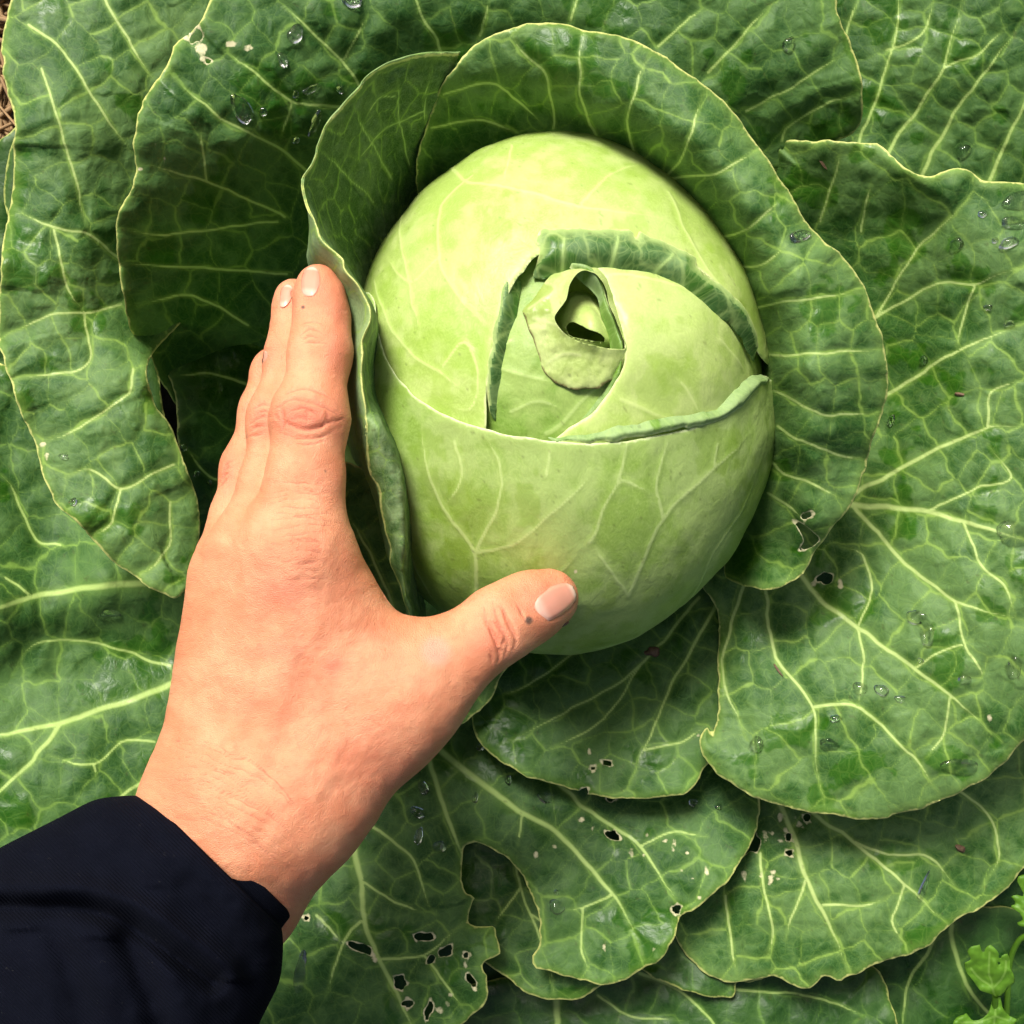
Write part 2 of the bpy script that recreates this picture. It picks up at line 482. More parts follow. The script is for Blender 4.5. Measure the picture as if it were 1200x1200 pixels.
def leaf(outline, ctrl, veins, mat, parent, name='leaf', label=None, holes=(), specks=(), cell=44, sp=2.15, puff=0.0013, ruffle=0.0025, seed=1, jag=1.6, thick=0.0006, lump=0.0029, roll=0.0012):
    rng = np.random.default_rng(seed)
    P, F, ed, hd, per = clip_grid(outline, holes, sp, jag, seed)
    vd, vr, pf = leaf_fields(P, veins, cell, rng, seed)
    h = tps(ctrl)(P[:, 0], P[:, 1])
    h = h + puff * pf + lump * fbm(P[:, 0] / 75, P[:, 1] / 75, seed + 70, 3)
    h = h + ruffle * vnoise(per / 38, per * 0 + seed, seed) * np.exp(-ed / 28)
    h = h - roll * np.exp(-ed / 3.0) - 0.0005 * np.exp(-hd / 3.0)
    hd = specks_field(P, specks, hd)
    V, F, at = skirt(unproj(P[:, 0], P[:, 1], h), F, leaf_attrs(P, seed, vd, vr, ed, hd), thick)
    return mesh_obj(name, V, F, mat, parent, at, label=label)

# ------------------------------------------------------------------ ground
t = NT('soil')
gp = t.n('ShaderNodeNewGeometry').outputs['Position']
c = t.mix(t.ramp(t.noise(gp, 40, 6, 0.7), 0.35, 0.7), (0.012, 0.009, 0.006), (0.055, 0.040, 0.026))
p = t.n('ShaderNodeBsdfPrincipled'); t.l(c, p.inputs['Base Color']); p.inputs['Roughness'].default_value = 0.95
t.l(t.bump(t.noise(gp, 260, 6, 0.7), 0.8, 0.004), p.inputs['Normal'])
M_SOIL = t.finish(p.outputs[0])
n = 220
gx = np.sign(np.linspace(-1, 1, n)) * np.abs(np.linspace(-1, 1, n))**2.2 * 3.0
X, Y = np.meshgrid(gx, gx, indexing='xy')
Z = 0.012 * fbm(X.ravel() * 22, Y.ravel() * 22, 3, 5) * 2 - 0.006
idx = np.arange(n * n).reshape(n, n)
F = np.stack([idx[:-1, :-1], idx[:-1, 1:], idx[1:, 1:], idx[1:, :-1]], -1).reshape(-1, 4)
mesh_obj('soil', np.stack([X.ravel(), Y.ravel(), Z], -1), F, M_SOIL, kind='structure', label='dark crumbly garden soil under the cabbage leaves')

# ------------------------------------------------------------------ cabbage: stem and outer leaves
HC = np.array([*unproj(np.array(653.0), np.array(460.0), np.array(0.105))])       # centre of the head
HA = np.array([0.0705, 0.0858, 0.069])                                             # half axes
PLANT = empty('cabbage_plant', (HC[0], HC[1], 0.0), 'green cabbage plant with a pale round head and broad veined outer leaves', 'cabbage')

top_leaf = [(255, -20), (232, 28), (206, 52), (190, 86), (166, 128), (157, 168), (158, 210), (140, 248), (136, 292), (146, 350), (152, 384), (172, 412),
            (192, 452), (220, 488), (252, 496), (290, 476), (330, 500), (420, 430), (520, 330), (660, 260), (800, 240), (905, 200), (990, 160), (1006, 148),
            (1010, 104), (1000, 60), (982, 10), (960, -90), (700, -160), (420, -140), (290, -90)]
top_c = [(160, 200, .145), (137, 290, .132), (230, 40, .150), (150, 380, .108), (240, 490, .046), (300, 440, .030), (300, 300, .086), (250, 200, .136), (330, 120, .136), (400, 200, .105),
         (480, 20, .128), (500, 100, .112), (600, 60, .110), (760, 40, .118), (660, 260, .07), (860, 150, .105), (1000, 100, .116), (960, 30, .122), (700, -140, .12), (420, -120, .13), (905, 200, .09), (420, 430, .05)]
top_v = [(5, [(560, 250), (538, 130), (517, 62), (487, 0), (470, -80)]), (3.6, [(358, 200), (329, 175), (258, 137), (200, 88)]), (3.6, [(402, 125), (342, 119), (300, 85), (262, 58)]),
         (3.4, [(421, 100), (400, 71), (333, 8)]), (3.2, [(333, 254), (242, 212), (162, 192)]), (2.8, [(325, 260), (192, 275), (140, 267)]), (2.8, [(337, 321), (246, 315), (142, 310)]),
         (2.6, [(290, 380), (225, 346), (160, 360)]), (3.4, [(562, 42), (575, 0)]), (3.4, [(669, 25), (678, -10)]), (3.4, [(771, 54), (825, 8)]), (3.6, [(831, 85), (867, 46), (904, 4)]),
         (3.2, [(875, 129), (933, 100), (990, 60)]), (3.2, [(917, 165), (921, 150), (971, 121), (1005, 112)]), (2.5, [(342, 119), (330, 160)]), (2.5, [(400, 71), (430, 20)]), (2.4, [(242, 212), (236, 150)])]
top_h = [blob(228, 44, 7, 9, 0.4), blob(244, 72, 3.5, 4), blob(219, 40, 3.5, 3)]
leaf(top_leaf, top_c, top_v, M_OUT, PLANT, label='broad leaf behind the head with a chewed white spot at its upper left margin', holes=top_h, specks=[(236, 58, 9), (220, 42, 8), (240, 70, 8), (231, 36, 7), (271, 51, 8), (291, 56, 8), (165, 198, 3), (182, 169, 1.5), (193, 190, 1.5), (238, 66, 4)], seed=11)

far_left = [(22, -40), (10, 10), (0, 62), (6, 95), (16, 145), (15, 220), (4, 282), (0, 330), (0, 402), (20, 470), (40, 522), (62, 582), (100, 622), (132, 656), (170, 684), (205, 700), (214, 692),
            (224, 688), (231, 640), (232, 598), (218, 545), (202, 505), (180, 470), (175, 420), (230, 350), (270, 200), (290, 60), (280, -80), (120, -110)]
fl_c = [(0, 60, .118), (15, 200, .122), (0, 330, .126), (0, 400, .122), (60, 580, .118), (205, 700, .112), (230, 620, .108), (160, 440, .112), (100, 300, .116), (150, 200, .105), (120, 60, .112), (250, 60, .095), (260, 250, .075), (110, 500, .120), (150, 600, .119), (60, 120, .124), (120, -100, .11), (200, 350, .08)]
fl_v = [(3.2, [(33, 29), (71, 58), (125, 137), (156, 179)]), (3.6, [(110, -40), (125, 0), (158, 62), (179, 90)]), (2.8, [(50, 80), (75, 167), (104, 267)]), (3.4, [(150, 310), (133, 298), (100, 273), (62, 267), (19, 246)]),
        (3, [(62, 270), (83, 346), (100, 367)]), (3, [(142, 356), (100, 367), (54, 371), (8, 392)]), (2.8, [(100, 367), (100, 429), (20, 442)]), (3.2, [(157, 433), (150, 460), (100, 497), (53, 517)]),
        (3, [(205, 545), (180, 555), (143, 572), (107, 550), (77, 560)]), (2.8, [(143, 572), (130, 610), (107, 630)]), (2.6, [(200, 587), (197, 640), (163, 677)])]
leaf(far_left, fl_c, fl_v, M_PALE, PLANT, label='long narrow leaf at far left with a yellowed lower tip', seed=12, cell=40, ruffle=0.004, specks=[(50, 520, 3), (55, 535, 2)])

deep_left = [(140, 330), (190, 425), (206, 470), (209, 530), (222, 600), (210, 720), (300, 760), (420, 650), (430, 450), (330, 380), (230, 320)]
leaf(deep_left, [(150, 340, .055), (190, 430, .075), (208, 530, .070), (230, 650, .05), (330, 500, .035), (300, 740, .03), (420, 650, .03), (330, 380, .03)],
     [(4, [(330, 470), (260, 440), (190, 440)]), (3, [(300, 560), (250, 560), (215, 520)])], M_SHADED, PLANT, label='dark leaf deep in the gap left of the fingers', seed=13)

left_low = [(-90, 430), (0, 425), (120, 480), (260, 560), (330, 700), (420, 850), (330, 1010), (180, 1180), (0, 1160), (-110, 900)]
ll_c = [(-80, 500, .070), (0, 600, .064), (100, 560, .050), (250, 600, .035), (0, 712, .082), (120, 686, .072), (240, 690, .050), (0, 780, .070), (110, 750, .060), (200, 760, .050), (0, 860, .078), (100, 838, .068), (200, 800, .055),
        (0, 960, .085), (100, 920, .078), (180, 920, .068), (300, 800, .045), (0, 1100, .08), (330, 1000, .055), (-100, 850, .085), (60, 645, .058), (110, 1140, .075)]
ll_v = [(10, [(330, 700), (235, 686), (150, 684), (50, 697), (0, 712), (-80, 740)]), (9, [(330, 740), (195, 805), (130, 828), (70, 847), (0, 860), (-80, 880)]), (5.5, [(70, 847), (40, 890), (0, 925), (-40, 960)]),
        (3.5, [(200, 780), (157, 767), (94, 750), (37, 757), (15, 791)]), (3, [(180, 868), (142, 870), (109, 896), (56, 885)]), (3.2, [(33, 697), (0, 673)]), (3, [(70, 640), (43, 632), (13, 567), (0, 555)]), (4.5, [(190, 905), (140, 935), (90, 990)]), (2.8, [(109, 896), (112, 915)])]
leaf(left_low, ll_c, ll_v, M_OUT, PLANT, label='broad dark leaf at lower left with two thick pale ribs', seed=14, cell=50)

right_big = [(912, 172), (960, 163), (1004, 166), (1032, 169), (1050, 186), (1080, 206), (1112, 199), (1134, 198), (1152, 210), (1200, 216), (1300, 240), (1330, 500), (1290, 800), (1200, 866), (1180, 890), (1140, 920), (1082, 945),
             (1012, 960), (960, 953), (900, 940), (852, 916), (826, 892), (819, 868), (826, 852), (834, 862), (842, 800), (840, 720), (800, 640), (820, 480), (860, 300)]
rb_c = [(915, 175, .098), (960, 165, .112), (1030, 170, .118), (1080, 207, .130), (1200, 217, .136), (1050, 260, .108), (960, 260, .090), (1000, 330, .085), (1120, 300, .128), (1040, 450, .092), (1130, 430, .120), (1200, 400, .130),
        (1000, 590, .083), (1090, 560, .110), (1200, 560, .124), (1090, 660, .112), (1200, 700, .126), (940, 680, .085), (880, 720, .082), (1000, 760, .102), (1100, 800, .116), (1180, 880, .116), (1010, 955, .104), (900, 935, .098), (825, 885, .093), (860, 830, .09), (950, 860, .103), (830, 550, .06), (860, 320, .06), (1300, 500, .13)]
rb_v = [(8, [(930, 590), (994, 592), (1040, 594), (1087, 600), (1129, 611), (1166, 621), (1220, 640)]), (5, [(1000, 595), (1020, 615), (1061, 660), (1121, 705), (1200, 727)]), (6, [(900, 640), (941, 675), (960, 701), (1005, 735), (1072, 784), (1114, 814), (1174, 870)]),
        (4.5, [(885, 640), (898, 697), (907, 765), (952, 829), (956, 900), (967, 945)]), (4, [(952, 829), (1005, 829), (1072, 889), (1100, 930)]), (4.5, [(880, 650), (870, 690), (847, 772), (851, 810), (877, 866)]), (6, [(960, 600), (1005, 577), (1087, 532), (1159, 502), (1220, 498)]),
        (3.5, [(1159, 502), (1162, 460), (1200, 445)]), (5, [(980, 500), (1042, 462), (1121, 412), (1210, 375)]), (4, [(960, 420), (1033, 367), (1100, 333), (1142, 333), (1210, 305)]), (3.4, [(1000, 400), (1033, 362), (1075, 292), (1137, 233)]),
        (3.2, [(1005, 735), (1012, 790), (1005, 829)]), (3.2, [(1121, 705), (1128, 750), (1152, 790), (1140, 805)]), (3.2, [(1087, 600), (1150, 570), (1185, 560), (1158, 520)]), (3, [(1129, 611), (1150, 660), (1180, 690), (1190, 725)]), (3, [(1005, 735), (1022, 690), (1010, 650), (985, 640)]),
        (3, [(1114, 814), (1105, 860), (1085, 890)]), (2.8, [(1072, 784), (1100, 765), (1140, 750)]), (2.6, [(1142, 333), (1128, 380), (1121, 412)]), (2.6, [(960, 260), (975, 215), (985, 175)]), (2.4, [(1010, 270), (1020, 215)])]
rb_h = [blob(966, 678, 8.5, 6.5, -0.5), blob(953, 684, 2.2, 2.2)]
leaf(right_big, rb_c, rb_v, M_PALE, PLANT, label='broad grey-green leaf filling the right side, beaded with water', holes=rb_h, specks=[(985, 684, 3), (995, 688, 2), (1160, 842, 2)], seed=15, cell=46)

low_mid = [(555, 850), (560, 868), (578, 886), (612, 906), (650, 919), (690, 930), (740, 936), (800, 930), (818, 916), (830, 896), (880, 860), (900, 720), (860, 640), (700, 640), (580, 700), (548, 790)]
lm_c = [(555, 850, .066), (650, 918, .076), (740, 934, .084), (820, 915, .083), (600, 800, .058), (700, 800, .062), (800, 800, .074), (850, 720, .070), (700, 700, .05), (560, 740, .05), (880, 840, .075)]
lm_v = [(4.5, [(860, 660), (835, 715), (800, 780), (787, 800), (754, 879), (737, 925)]), (4, [(820, 700), (760, 770), (720, 803), (627, 853), (583, 873)]), (3, [(750, 780), (703, 847), (643, 877)]), (3, [(700, 740), (640, 790), (580, 820)]), (3, [(754, 879), (800, 870), (828, 850)])]
leaf(low_mid, lm_c, lm_v, M_OUT, PLANT, label='leaf under the head, its pale-edged lower margin over the holed leaf', holes=[blob(712, 895, 8, 3.2, 0.3), blob(695, 900, 4, 3.5), blob(685, 927, 6, 4)], specks=[(818, 862, 2), (690, 880, 2)], seed=16, cell=40)

small_mid = [(600, 770), (590, 788), (576, 820), (546, 846), (514, 862), (470, 900), (400, 860), (470, 760), (540, 740)]
leaf(small_mid, [(595, 780, .075), (545, 845, .078), (470, 890, .07), (480, 800, .07), (540, 750, .06), (400, 860, .06)], [(3, [(480, 850), (540, 800), (590, 775)])], M_OUT, PLANT, label='small leaf lobe showing just below the thumb', seed=17, cell=36)

low_lobed = [(880, 905), (888, 960), (874, 998), (852, 1032), (822, 1060), (797, 1076), (786, 1110), (760, 1132), (720, 1150), (682, 1151), (642, 1141), (626, 1130), (633, 1100), (631, 1070), (616, 1032), (592, 1002), (566, 990), (547, 992), (541, 1010), (543, 1040),
             (556, 1052), (546, 1078), (562, 1084), (582, 1088), (587, 1120), (568, 1132), (574, 1168), (546, 1196), (510, 1215), (470, 1290), (320, 1320), (230, 1200), (240, 1020), (380, 880), (560, 790), (700, 790), (820, 850)]
lw_c = [(885, 950, .068), (800, 1075, .078), (720, 1150, .082), (630, 1120, .080), (600, 1010, .070), (545, 1000, .066), (545, 1045, .070), (580, 1110, .082), (550, 1190, .084), (480, 1260, .08), (330, 1280, .07), (260, 1050, .055), (400, 900, .045), (480, 980, .060), (400, 1100, .072), (560, 800, .035), (560, 900, .052), (700, 830, .045), (680, 960, .066), (760, 1020, .074), (820, 870, .05)]
lw_v = [(8, [(470, 800), (497, 880), (517, 937), (533, 980), (542, 1013), (543, 1040)]), (8, [(480, 850), (503, 870), (550, 907), (613, 953), (657, 980), (717, 1047), (743, 1093), (755, 1125)]), (8, [(395, 930), (410, 980), (423, 1033), (428, 1080), (443, 1123), (480, 1197), (500, 1240)]),
        (4.5, [(400, 940), (430, 963), (480, 1003), (497, 1047), (510, 1073)]), (4, [(423, 1080), (400, 1107), (383, 1167)]), (3.5, [(447, 1123), (497, 1120), (540, 1085)]), (3.5, [(370, 1073), (400, 1103)]), (6, [(590, 860), (670, 933), (717, 967), (750, 992), (792, 1054), (796, 1070)]),
        (3.5, [(717, 1048), (683, 1063), (663, 1067)]), (3, [(613, 953), (607, 990)]), (3, [(423, 1033), (470, 1060), (497, 1070)]), (3, [(683, 1063), (680, 1110), (690, 1140)]), (3, [(497, 1120), (520, 1150), (540, 1180)]), (2.6, [(750, 992), (790, 975), (830, 980)])]
lw_h = [blob(495, 1098, 14, 5, -0.2), blob(523, 1115, 9, 5, -0.5), blob(505, 1125, 6, 4, -0.8), blob(425, 1112, 16, 5.5, 0.5), blob(468, 1152, 9, 9), blob(478, 1176, 6, 6), blob(502, 1184, 4, 13, 0.2), blob(553, 1150, 4, 10, -0.5), blob(546, 1119, 4, 3.5), blob(359, 1076, 4, 4), blob(719, 979, 8, 6, 0.3), blob(793, 1066, 5, 7, 0.2), blob(716, 936, 6, 4)]
lw_s = [(515, 1184, 4), (525, 1176, 3), (528, 1166, 3), (545, 1130, 2.5), (682, 961, 4), (695, 972, 2), (740, 1000, 3), (755, 1003, 3), (780, 985, 3), (790, 992, 2), (800, 1020, 2), (812, 1030, 2), (650, 992, 2), (628, 1001, 2), (440, 1125, 4), (709, 1111, 2), (766, 1112, 2), (805, 1000, 1.5), (828, 1022, 2.5), (820, 1052, 2), (758, 978, 1.5)]
leaf(low_lobed, lw_c, lw_v, M_OUT, PLANT, label='insect-holed leaf below the hand, split by a deep notch', holes=lw_h, specks=lw_s, seed=18, cell=44, jag=2.2)

notch_dark = [(530, 960), (640, 970), (700, 1060), (716, 1140), (690, 1166), (660, 1172), (622, 1166), (590, 1142), (560, 1120), (500, 1060)]
leaf(notch_dark, [(540, 970, .048), (640, 980, .052), (700, 1140, .066), (620, 1160, .068), (560, 1110, .060), (600, 1060, .057)], [(3.5, [(600, 980), (610, 1040), (640, 1120), (650, 1165)]), (2.6, [(610, 1040), (580, 1080)]), (2.6, [(620, 1070), (665, 1100)])], M_OUT, PLANT, label='dark wet leaf seen through the notch of the holed leaf', seed=19, cell=36)

low_right = [(800, 900), (900, 880), (1060, 880), (1220, 840), (1260, 930), (1204, 1010), (1182, 1040), (1150, 1062), (1122, 1076), (1110, 1086), (1082, 1110), (1042, 1126), (1004, 1142), (985, 1149), (967, 1144), (950, 1158), (930, 1155), (906, 1146), (880, 1150), (840, 1146), (790, 1100), (770, 1000)]
lr_c = [(800, 910, .040), (880, 990, .056), (960, 960, .062), (930, 1060, .066), (970, 1145, .068), (900, 1145, .062), (820, 1100, .05), (1050, 1040, .072), (1110, 1084, .070), (1100, 960, .066), (1160, 960, .058), (1200, 1010, .056), (1150, 1050, .060), (1060, 880, .05), (1220, 850, .05), (1128, 1020, .060), (1040, 1120, .070)]
lr_v = [(7, [(890, 880), (915, 945), (933, 990), (945, 1030), (975, 1090), (995, 1140)]), (5, [(930, 930), (955, 955), (1000, 985), (1060, 1035), (1110, 1083)]), (3.5, [(945, 1030), (930, 1070), (920, 1100)]), (3.4, [(965, 1062), (1015, 1060), (1040, 1050)]), (3.4, [(890, 1000), (895, 1040), (905, 1090), (898, 1125)]),
        (3.4, [(1000, 985), (1040, 1000), (1090, 1005), (1120, 1040)]), (3.6, [(1070, 900), (1150, 945), (1170, 1000), (1150, 1040)]), (3, [(1060, 1035), (1045, 1080), (1060, 1105)]), (3, [(850, 1050), (862, 1140)])]
lr_h = [blob(880, 987, 12, 14, 0.4), blob(925, 1000, 5.5, 4.5), blob(924, 981, 4, 6, -0.6), blob(946, 959, 3.5, 5.5, -0.4), blob(937, 967, 4, 3)]
leaf(low_right, lr_c, lr_v, M_PALE, PLANT, label='pale leaf at lower right with a cluster of bite holes along its rib', holes=lr_h, specks=[(905, 976, 3), (897, 980, 3), (914, 985, 2.5), (872, 1025, 3.5), (905, 1022, 4), (892, 1026, 2.5), (912, 1030, 3), (903, 1032, 3), (931, 958, 2.5), (921, 972, 3), (915, 958, 2.5)], seed=20, cell=46)

low_dull = [(740, 1060), (860, 1020), (900, 1140), (862, 1150), (858, 1166), (820, 1165), (780, 1152), (750, 1136), (700, 1100)]
leaf(low_dull, [(750, 1136, .048), (860, 1160, .052), (820, 1100, .045), (860, 1030, .04), (710, 1090, .04)], [(3.5, [(850, 1040), (860, 1110), (862, 1145)]), (2.5, [(850, 1080), (800, 1120)])], M_SHADED, PLANT, label='small dark wet lobe tucked under the pale lower right leaf', seed=21, cell=36)

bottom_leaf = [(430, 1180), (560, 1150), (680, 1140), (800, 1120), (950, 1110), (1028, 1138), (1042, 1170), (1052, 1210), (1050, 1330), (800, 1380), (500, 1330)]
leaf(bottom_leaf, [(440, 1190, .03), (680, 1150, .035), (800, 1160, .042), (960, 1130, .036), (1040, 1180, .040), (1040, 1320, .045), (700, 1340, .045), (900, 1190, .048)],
     [(9, [(645, 1120), (652, 1170), (655, 1240), (650, 1330)]), (4, [(750, 1140), (800, 1165), (835, 1200), (850, 1260)]), (3.5, [(860, 1160), (960, 1170), (1020, 1195)]), (3, [(700, 1165), (740, 1190), (800, 1195)])], M_SHADED, PLANT, label='dark leaf along the bottom edge with a thick pale stalk', seed=22, cell=42)

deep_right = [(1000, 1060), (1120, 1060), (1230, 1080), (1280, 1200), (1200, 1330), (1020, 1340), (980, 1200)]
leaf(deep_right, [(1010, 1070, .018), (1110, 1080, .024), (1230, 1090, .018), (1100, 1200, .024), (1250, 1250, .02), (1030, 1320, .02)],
     [(6, [(1112, 1070), (1118, 1110), (1135, 1160), (1160, 1190), (1190, 1230)]), (5, [(1106, 1080), (1085, 1120), (1062, 1160), (1055, 1220)])], M_SHADED, PLANT, label='dim leaf deep in the lower right corner with two forking veins', seed=23, cell=60)

top_right = [(940, -120), (1100, -160), (1320, -120), (1320, 200), (1240, 330), (1060, 330), (960, 200)]
leaf(top_right, [(960, -100, .085), (1000, 100, .075), (990, 200, .07), (1100, 100, .085), (1200, 60, .095), (1200, 200, .080), (1080, 260, .065), (1300, 0, .1), (1240, 300, .08), (1100, -140, .1)],
     [(5.5, [(960, 330), (1046, 170), (1083, 118), (1105, 80), (1122, 20), (1140, -30)]), (5.5, [(1030, 300), (1082, 200), (1120, 130), (1158, 80), (1210, 10)]), (5.5, [(1130, 280), (1164, 200), (1185, 150), (1230, 70)]), (4, [(1000, 200), (1013, 150), (1030, 110), (1050, 40), (1055, -30)]), (3.4, [(985, 60), (1005, 0)]), (3, [(1105, 80), (1150, 60), (1180, 30)]), (3, [(1040, 60), (1080, 40), (1095, 0)])],
     M_OUT, PLANT, label='leaf in the top right corner with straight pale ribs', seed=24, cell=40)

under_left = [(400, 540), (440, 560), (470, 640), (490, 760), (470, 790), (400, 740), (360, 600)]
leaf(under_left, [(400, 550, .150), (450, 600, .151), (488, 760, .122), (400, 740, .118), (370, 600, .128), (470, 700, .136)], [(3.5, [(465, 720), (440, 660), (405, 600)])], M_PALE, PLANT, label='pale leaf back showing between the index finger and the head', seed=25, cell=44)

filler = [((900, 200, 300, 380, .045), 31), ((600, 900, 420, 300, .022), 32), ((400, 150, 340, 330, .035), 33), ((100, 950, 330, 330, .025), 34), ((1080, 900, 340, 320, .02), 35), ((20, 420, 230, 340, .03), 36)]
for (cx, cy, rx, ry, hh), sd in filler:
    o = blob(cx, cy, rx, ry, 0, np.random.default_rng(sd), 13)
    leaf(o, [(cx, cy, hh), (cx - rx, cy, hh + .012), (cx + rx, cy, hh - .006), (cx, cy - ry, hh + .006), (cx, cy + ry, hh)], [(6, [(cx - 0.9 * rx, cy), (cx, cy + 10), (cx + 0.9 * rx, cy)])], M_SHADED, PLANT, label='dark lower leaf glimpsed in the gaps between the upper leaves', seed=sd, sp=6.0, cell=60)

# collar leaf round the head
collar = [(488, 192), (500, 150), (511, 110), (540, 70), (560, 48), (600, 31), (640, 26), (690, 35), (742, 48), (792, 76), (840, 110), (870, 144), (890, 176), (926, 226), (950, 266), (985, 300), (1010, 331), (1026, 372), (1038, 410), (1042, 452), (1031, 490),
          (1020, 530), (1006, 570), (990, 600), (966, 630), (950, 652), (940, 672), (915, 688), (890, 690), (850, 670), (840, 560), (840, 450), (800, 350), (740, 270), (660, 230), (560, 230), (500, 250)]
co_c = [(488, 192, .126), (540, 70, .150), (640, 27, .158), (742, 48, .162), (840, 110, .164), (890, 176, .165), (950, 266, .165), (1010, 331, .162), (1042, 450, .156), (1020, 530, .150), (990, 600, .142), (940, 672, .126), (890, 690, .114),
        (560, 160, .112), (640, 152, .115), (690, 170, .116), (740, 196, .118), (790, 234, .120), (838, 296, .122), (868, 355, .122), (890, 430, .122), (896, 520, .114), (890, 610, .100),
        (560, 115, .138), (645, 115, .142), (705, 135, .148), (760, 168, .152), (815, 212, .156), (862, 272, .158), (896, 345, .158), (918, 430, .156), (922, 520, .146), (915, 610, .122),
        (650, 70, .158), (740, 95, .164), (815, 145, .169), (880, 220, .171), (930, 300, .171), (970, 380, .168), (985, 460, .162), (970, 540, .152), (950, 605, .140),
        (660, 230, .085), (800, 350, .09), (840, 450, .09), (840, 560, .075), (850, 670, .075), (600, 205, .090)]
co_v = [(3.4, [(779, 208), (800, 183), (817, 133), (825, 110)]), (3.2, [(783, 208), (837, 204), (875, 183), (890, 172)]), (3.2, [(842, 279), (875, 267), (921, 227)]), (3, [(862, 312), (896, 310), (921, 287)]), (3.2, [(879, 362), (917, 354), (979, 346), (1005, 340)]), (3.2, [(900, 417), (937, 415), (1033, 410)]),
        (3, [(908, 458), (960, 484), (1012, 486), (1030, 484)]), (3.4, [(700, 165), (679, 112), (683, 37)]), (3.2, [(745, 185), (735, 140), (752, 85), (762, 60)]), (3, [(911, 499), (934, 514), (975, 531), (1022, 540)]), (3.2, [(904, 540), (919, 555), (952, 566), (988, 585)]), (3, [(900, 577), (926, 596), (940, 606)]),
        (3, [(779, 208), (838, 262), (862, 312), (879, 362), (900, 417), (908, 458)]), (2.8, [(650, 150), (640, 90), (610, 60), (600, 35)]), (2.6, [(520, 110), (580, 100), (640, 150)]), (2.4, [(505, 150), (560, 140), (610, 158)])]
h_poly = np.array([-7, -2]) + np.array([(936, 611), (949, 617), (960, 626), (967, 634), (958, 643), (943, 647), (949, 636), (943, 622)])
leaf(collar, co_c, co_v, M_PALE, PLANT, label='arched collar leaf curving round the right of the head, torn low on its margin', holes=[h_poly, blob(945, 604, 5.5, 4)], specks=[(951, 601, 5)], seed=41, cell=40, thick=0.0009, ruffle=0.0016, sp=2.1)

# cup leaf between hand and head: lofted, its margin seen edge-on
def loft(stations, mat, name, label, nv=140, step=2.6, seed=1, cell=40, veins_uv=()):
    S = np.asarray(stations, float)                      # n x m x 3 (px, py, h)
    n, m, _ = S.shape
    cols = [catmull(S[:, j], step=999) for j in range(m)]
    # resample: same count everywhere, by station parameter
    per = 18
    def resamp(C):
        out = []
        for i in range(n - 1):
            p1, p2 = C[i], C[i + 1]
            m1 = (p2 - (C[i - 1] if i else p1)) * 0.5
            m2 = ((C[i + 2] if i + 2 < n else p2) - p1) * 0.5
            t = (np.arange(per) / per)[:, None]
            out.append((2*t**3 - 3*t**2 + 1) * p1 + (t**3 - 2*t**2 + t) * m1 + (-2*t**3 + 3*t**2) * p2 + (t**3 - t**2) * m2)
        out.append(C[-1:]); return np.concatenate(out)
    U = np.stack([resamp(S[:, j]) for j in range(m)], 1)  # N x m x 3
    N = len(U)
    W = unproj(U[..., 0], U[..., 1], U[..., 2])
    q = np.linspace(0, m - 1, nv)
    i = np.clip(np.floor(q).astype(int), 0, m - 2); f = (q - i)[None, :, None]
    p1, p2 = W[:, i], W[:, i + 1]
    m1 = 0.35 * (p2 - W[:, np.maximum(i - 1, 0)]); m2 = 0.35 * (W[:, np.minimum(i + 2, m - 1)] - p1)
    V = (2*f**3 - 3*f**2 + 1) * p1 + (f**3 - 2*f**2 + f) * m1 + (-2*f**3 + 3*f**2) * p2 + (f**3 - f**2) * m2
    al = np.r_[0, np.cumsum(np.linalg.norm(np.diff(W[:, 2], axis=0), axis=1))] / 0.00026
    ac = np.concatenate([np.zeros((N, 1)), np.cumsum(np.linalg.norm(np.diff(V, axis=1), axis=2), axis=1)], 1) / 0.00026
    e_idx = int(np.argmin(np.abs(q - 2)))
    ac = ac - ac[:, e_idx:e_idx + 1]
    D = np.stack([np.repeat(al[:, None], nv, 1), ac], -1).reshape(-1, 2)
    vd, vr, pf = leaf_fields(D, list(veins_uv), cell, np.random.default_rng(seed), seed)
    V = V.reshape(-1, 3)
    idx = np.arange(N * nv).reshape(N, nv)
    F = np.stack([idx[:-1, :-1], idx[1:, :-1], idx[1:, 1:], idx[:-1, 1:]], -1).reshape(-1, 4)
    ed = np.abs(ac).ravel() * 1.0
    P = V.copy()
    wob = 0.0010 * fbm(D[:, 0] / 30, D[:, 1] / 30, seed, 3) + 0.0008 * pf
    P[:, 0] += wob * 0.6; P[:, 2] += wob
    P[:, 0] += 0.0012 * vnoise(D[:, 0] / 26, D[:, 0] * 0, seed + 2) * np.exp(-ed / 20)
    at = leaf_attrs(D, seed, vd, vr, ed, np.full(len(P), 99.0))
    back = np.repeat((q < 2.0)[None, :], N, 0).ravel()         # back of the leaf: thicker grey bloom
    low = np.repeat(sstep(13.0, 14.5, np.linspace(0, n - 1, N))[:, None], nv, 1).ravel() * (np.tile(q, N) < 3.1)
    at['bl'] = np.where(back, 0.65 + 0.35 * at['bl'], at['bl'] * (0.34 + 0.4 * low) + 0.12 * low)
    return mesh_obj(name, P, F, mat, PLANT, at, label=label, thick=0.0005)

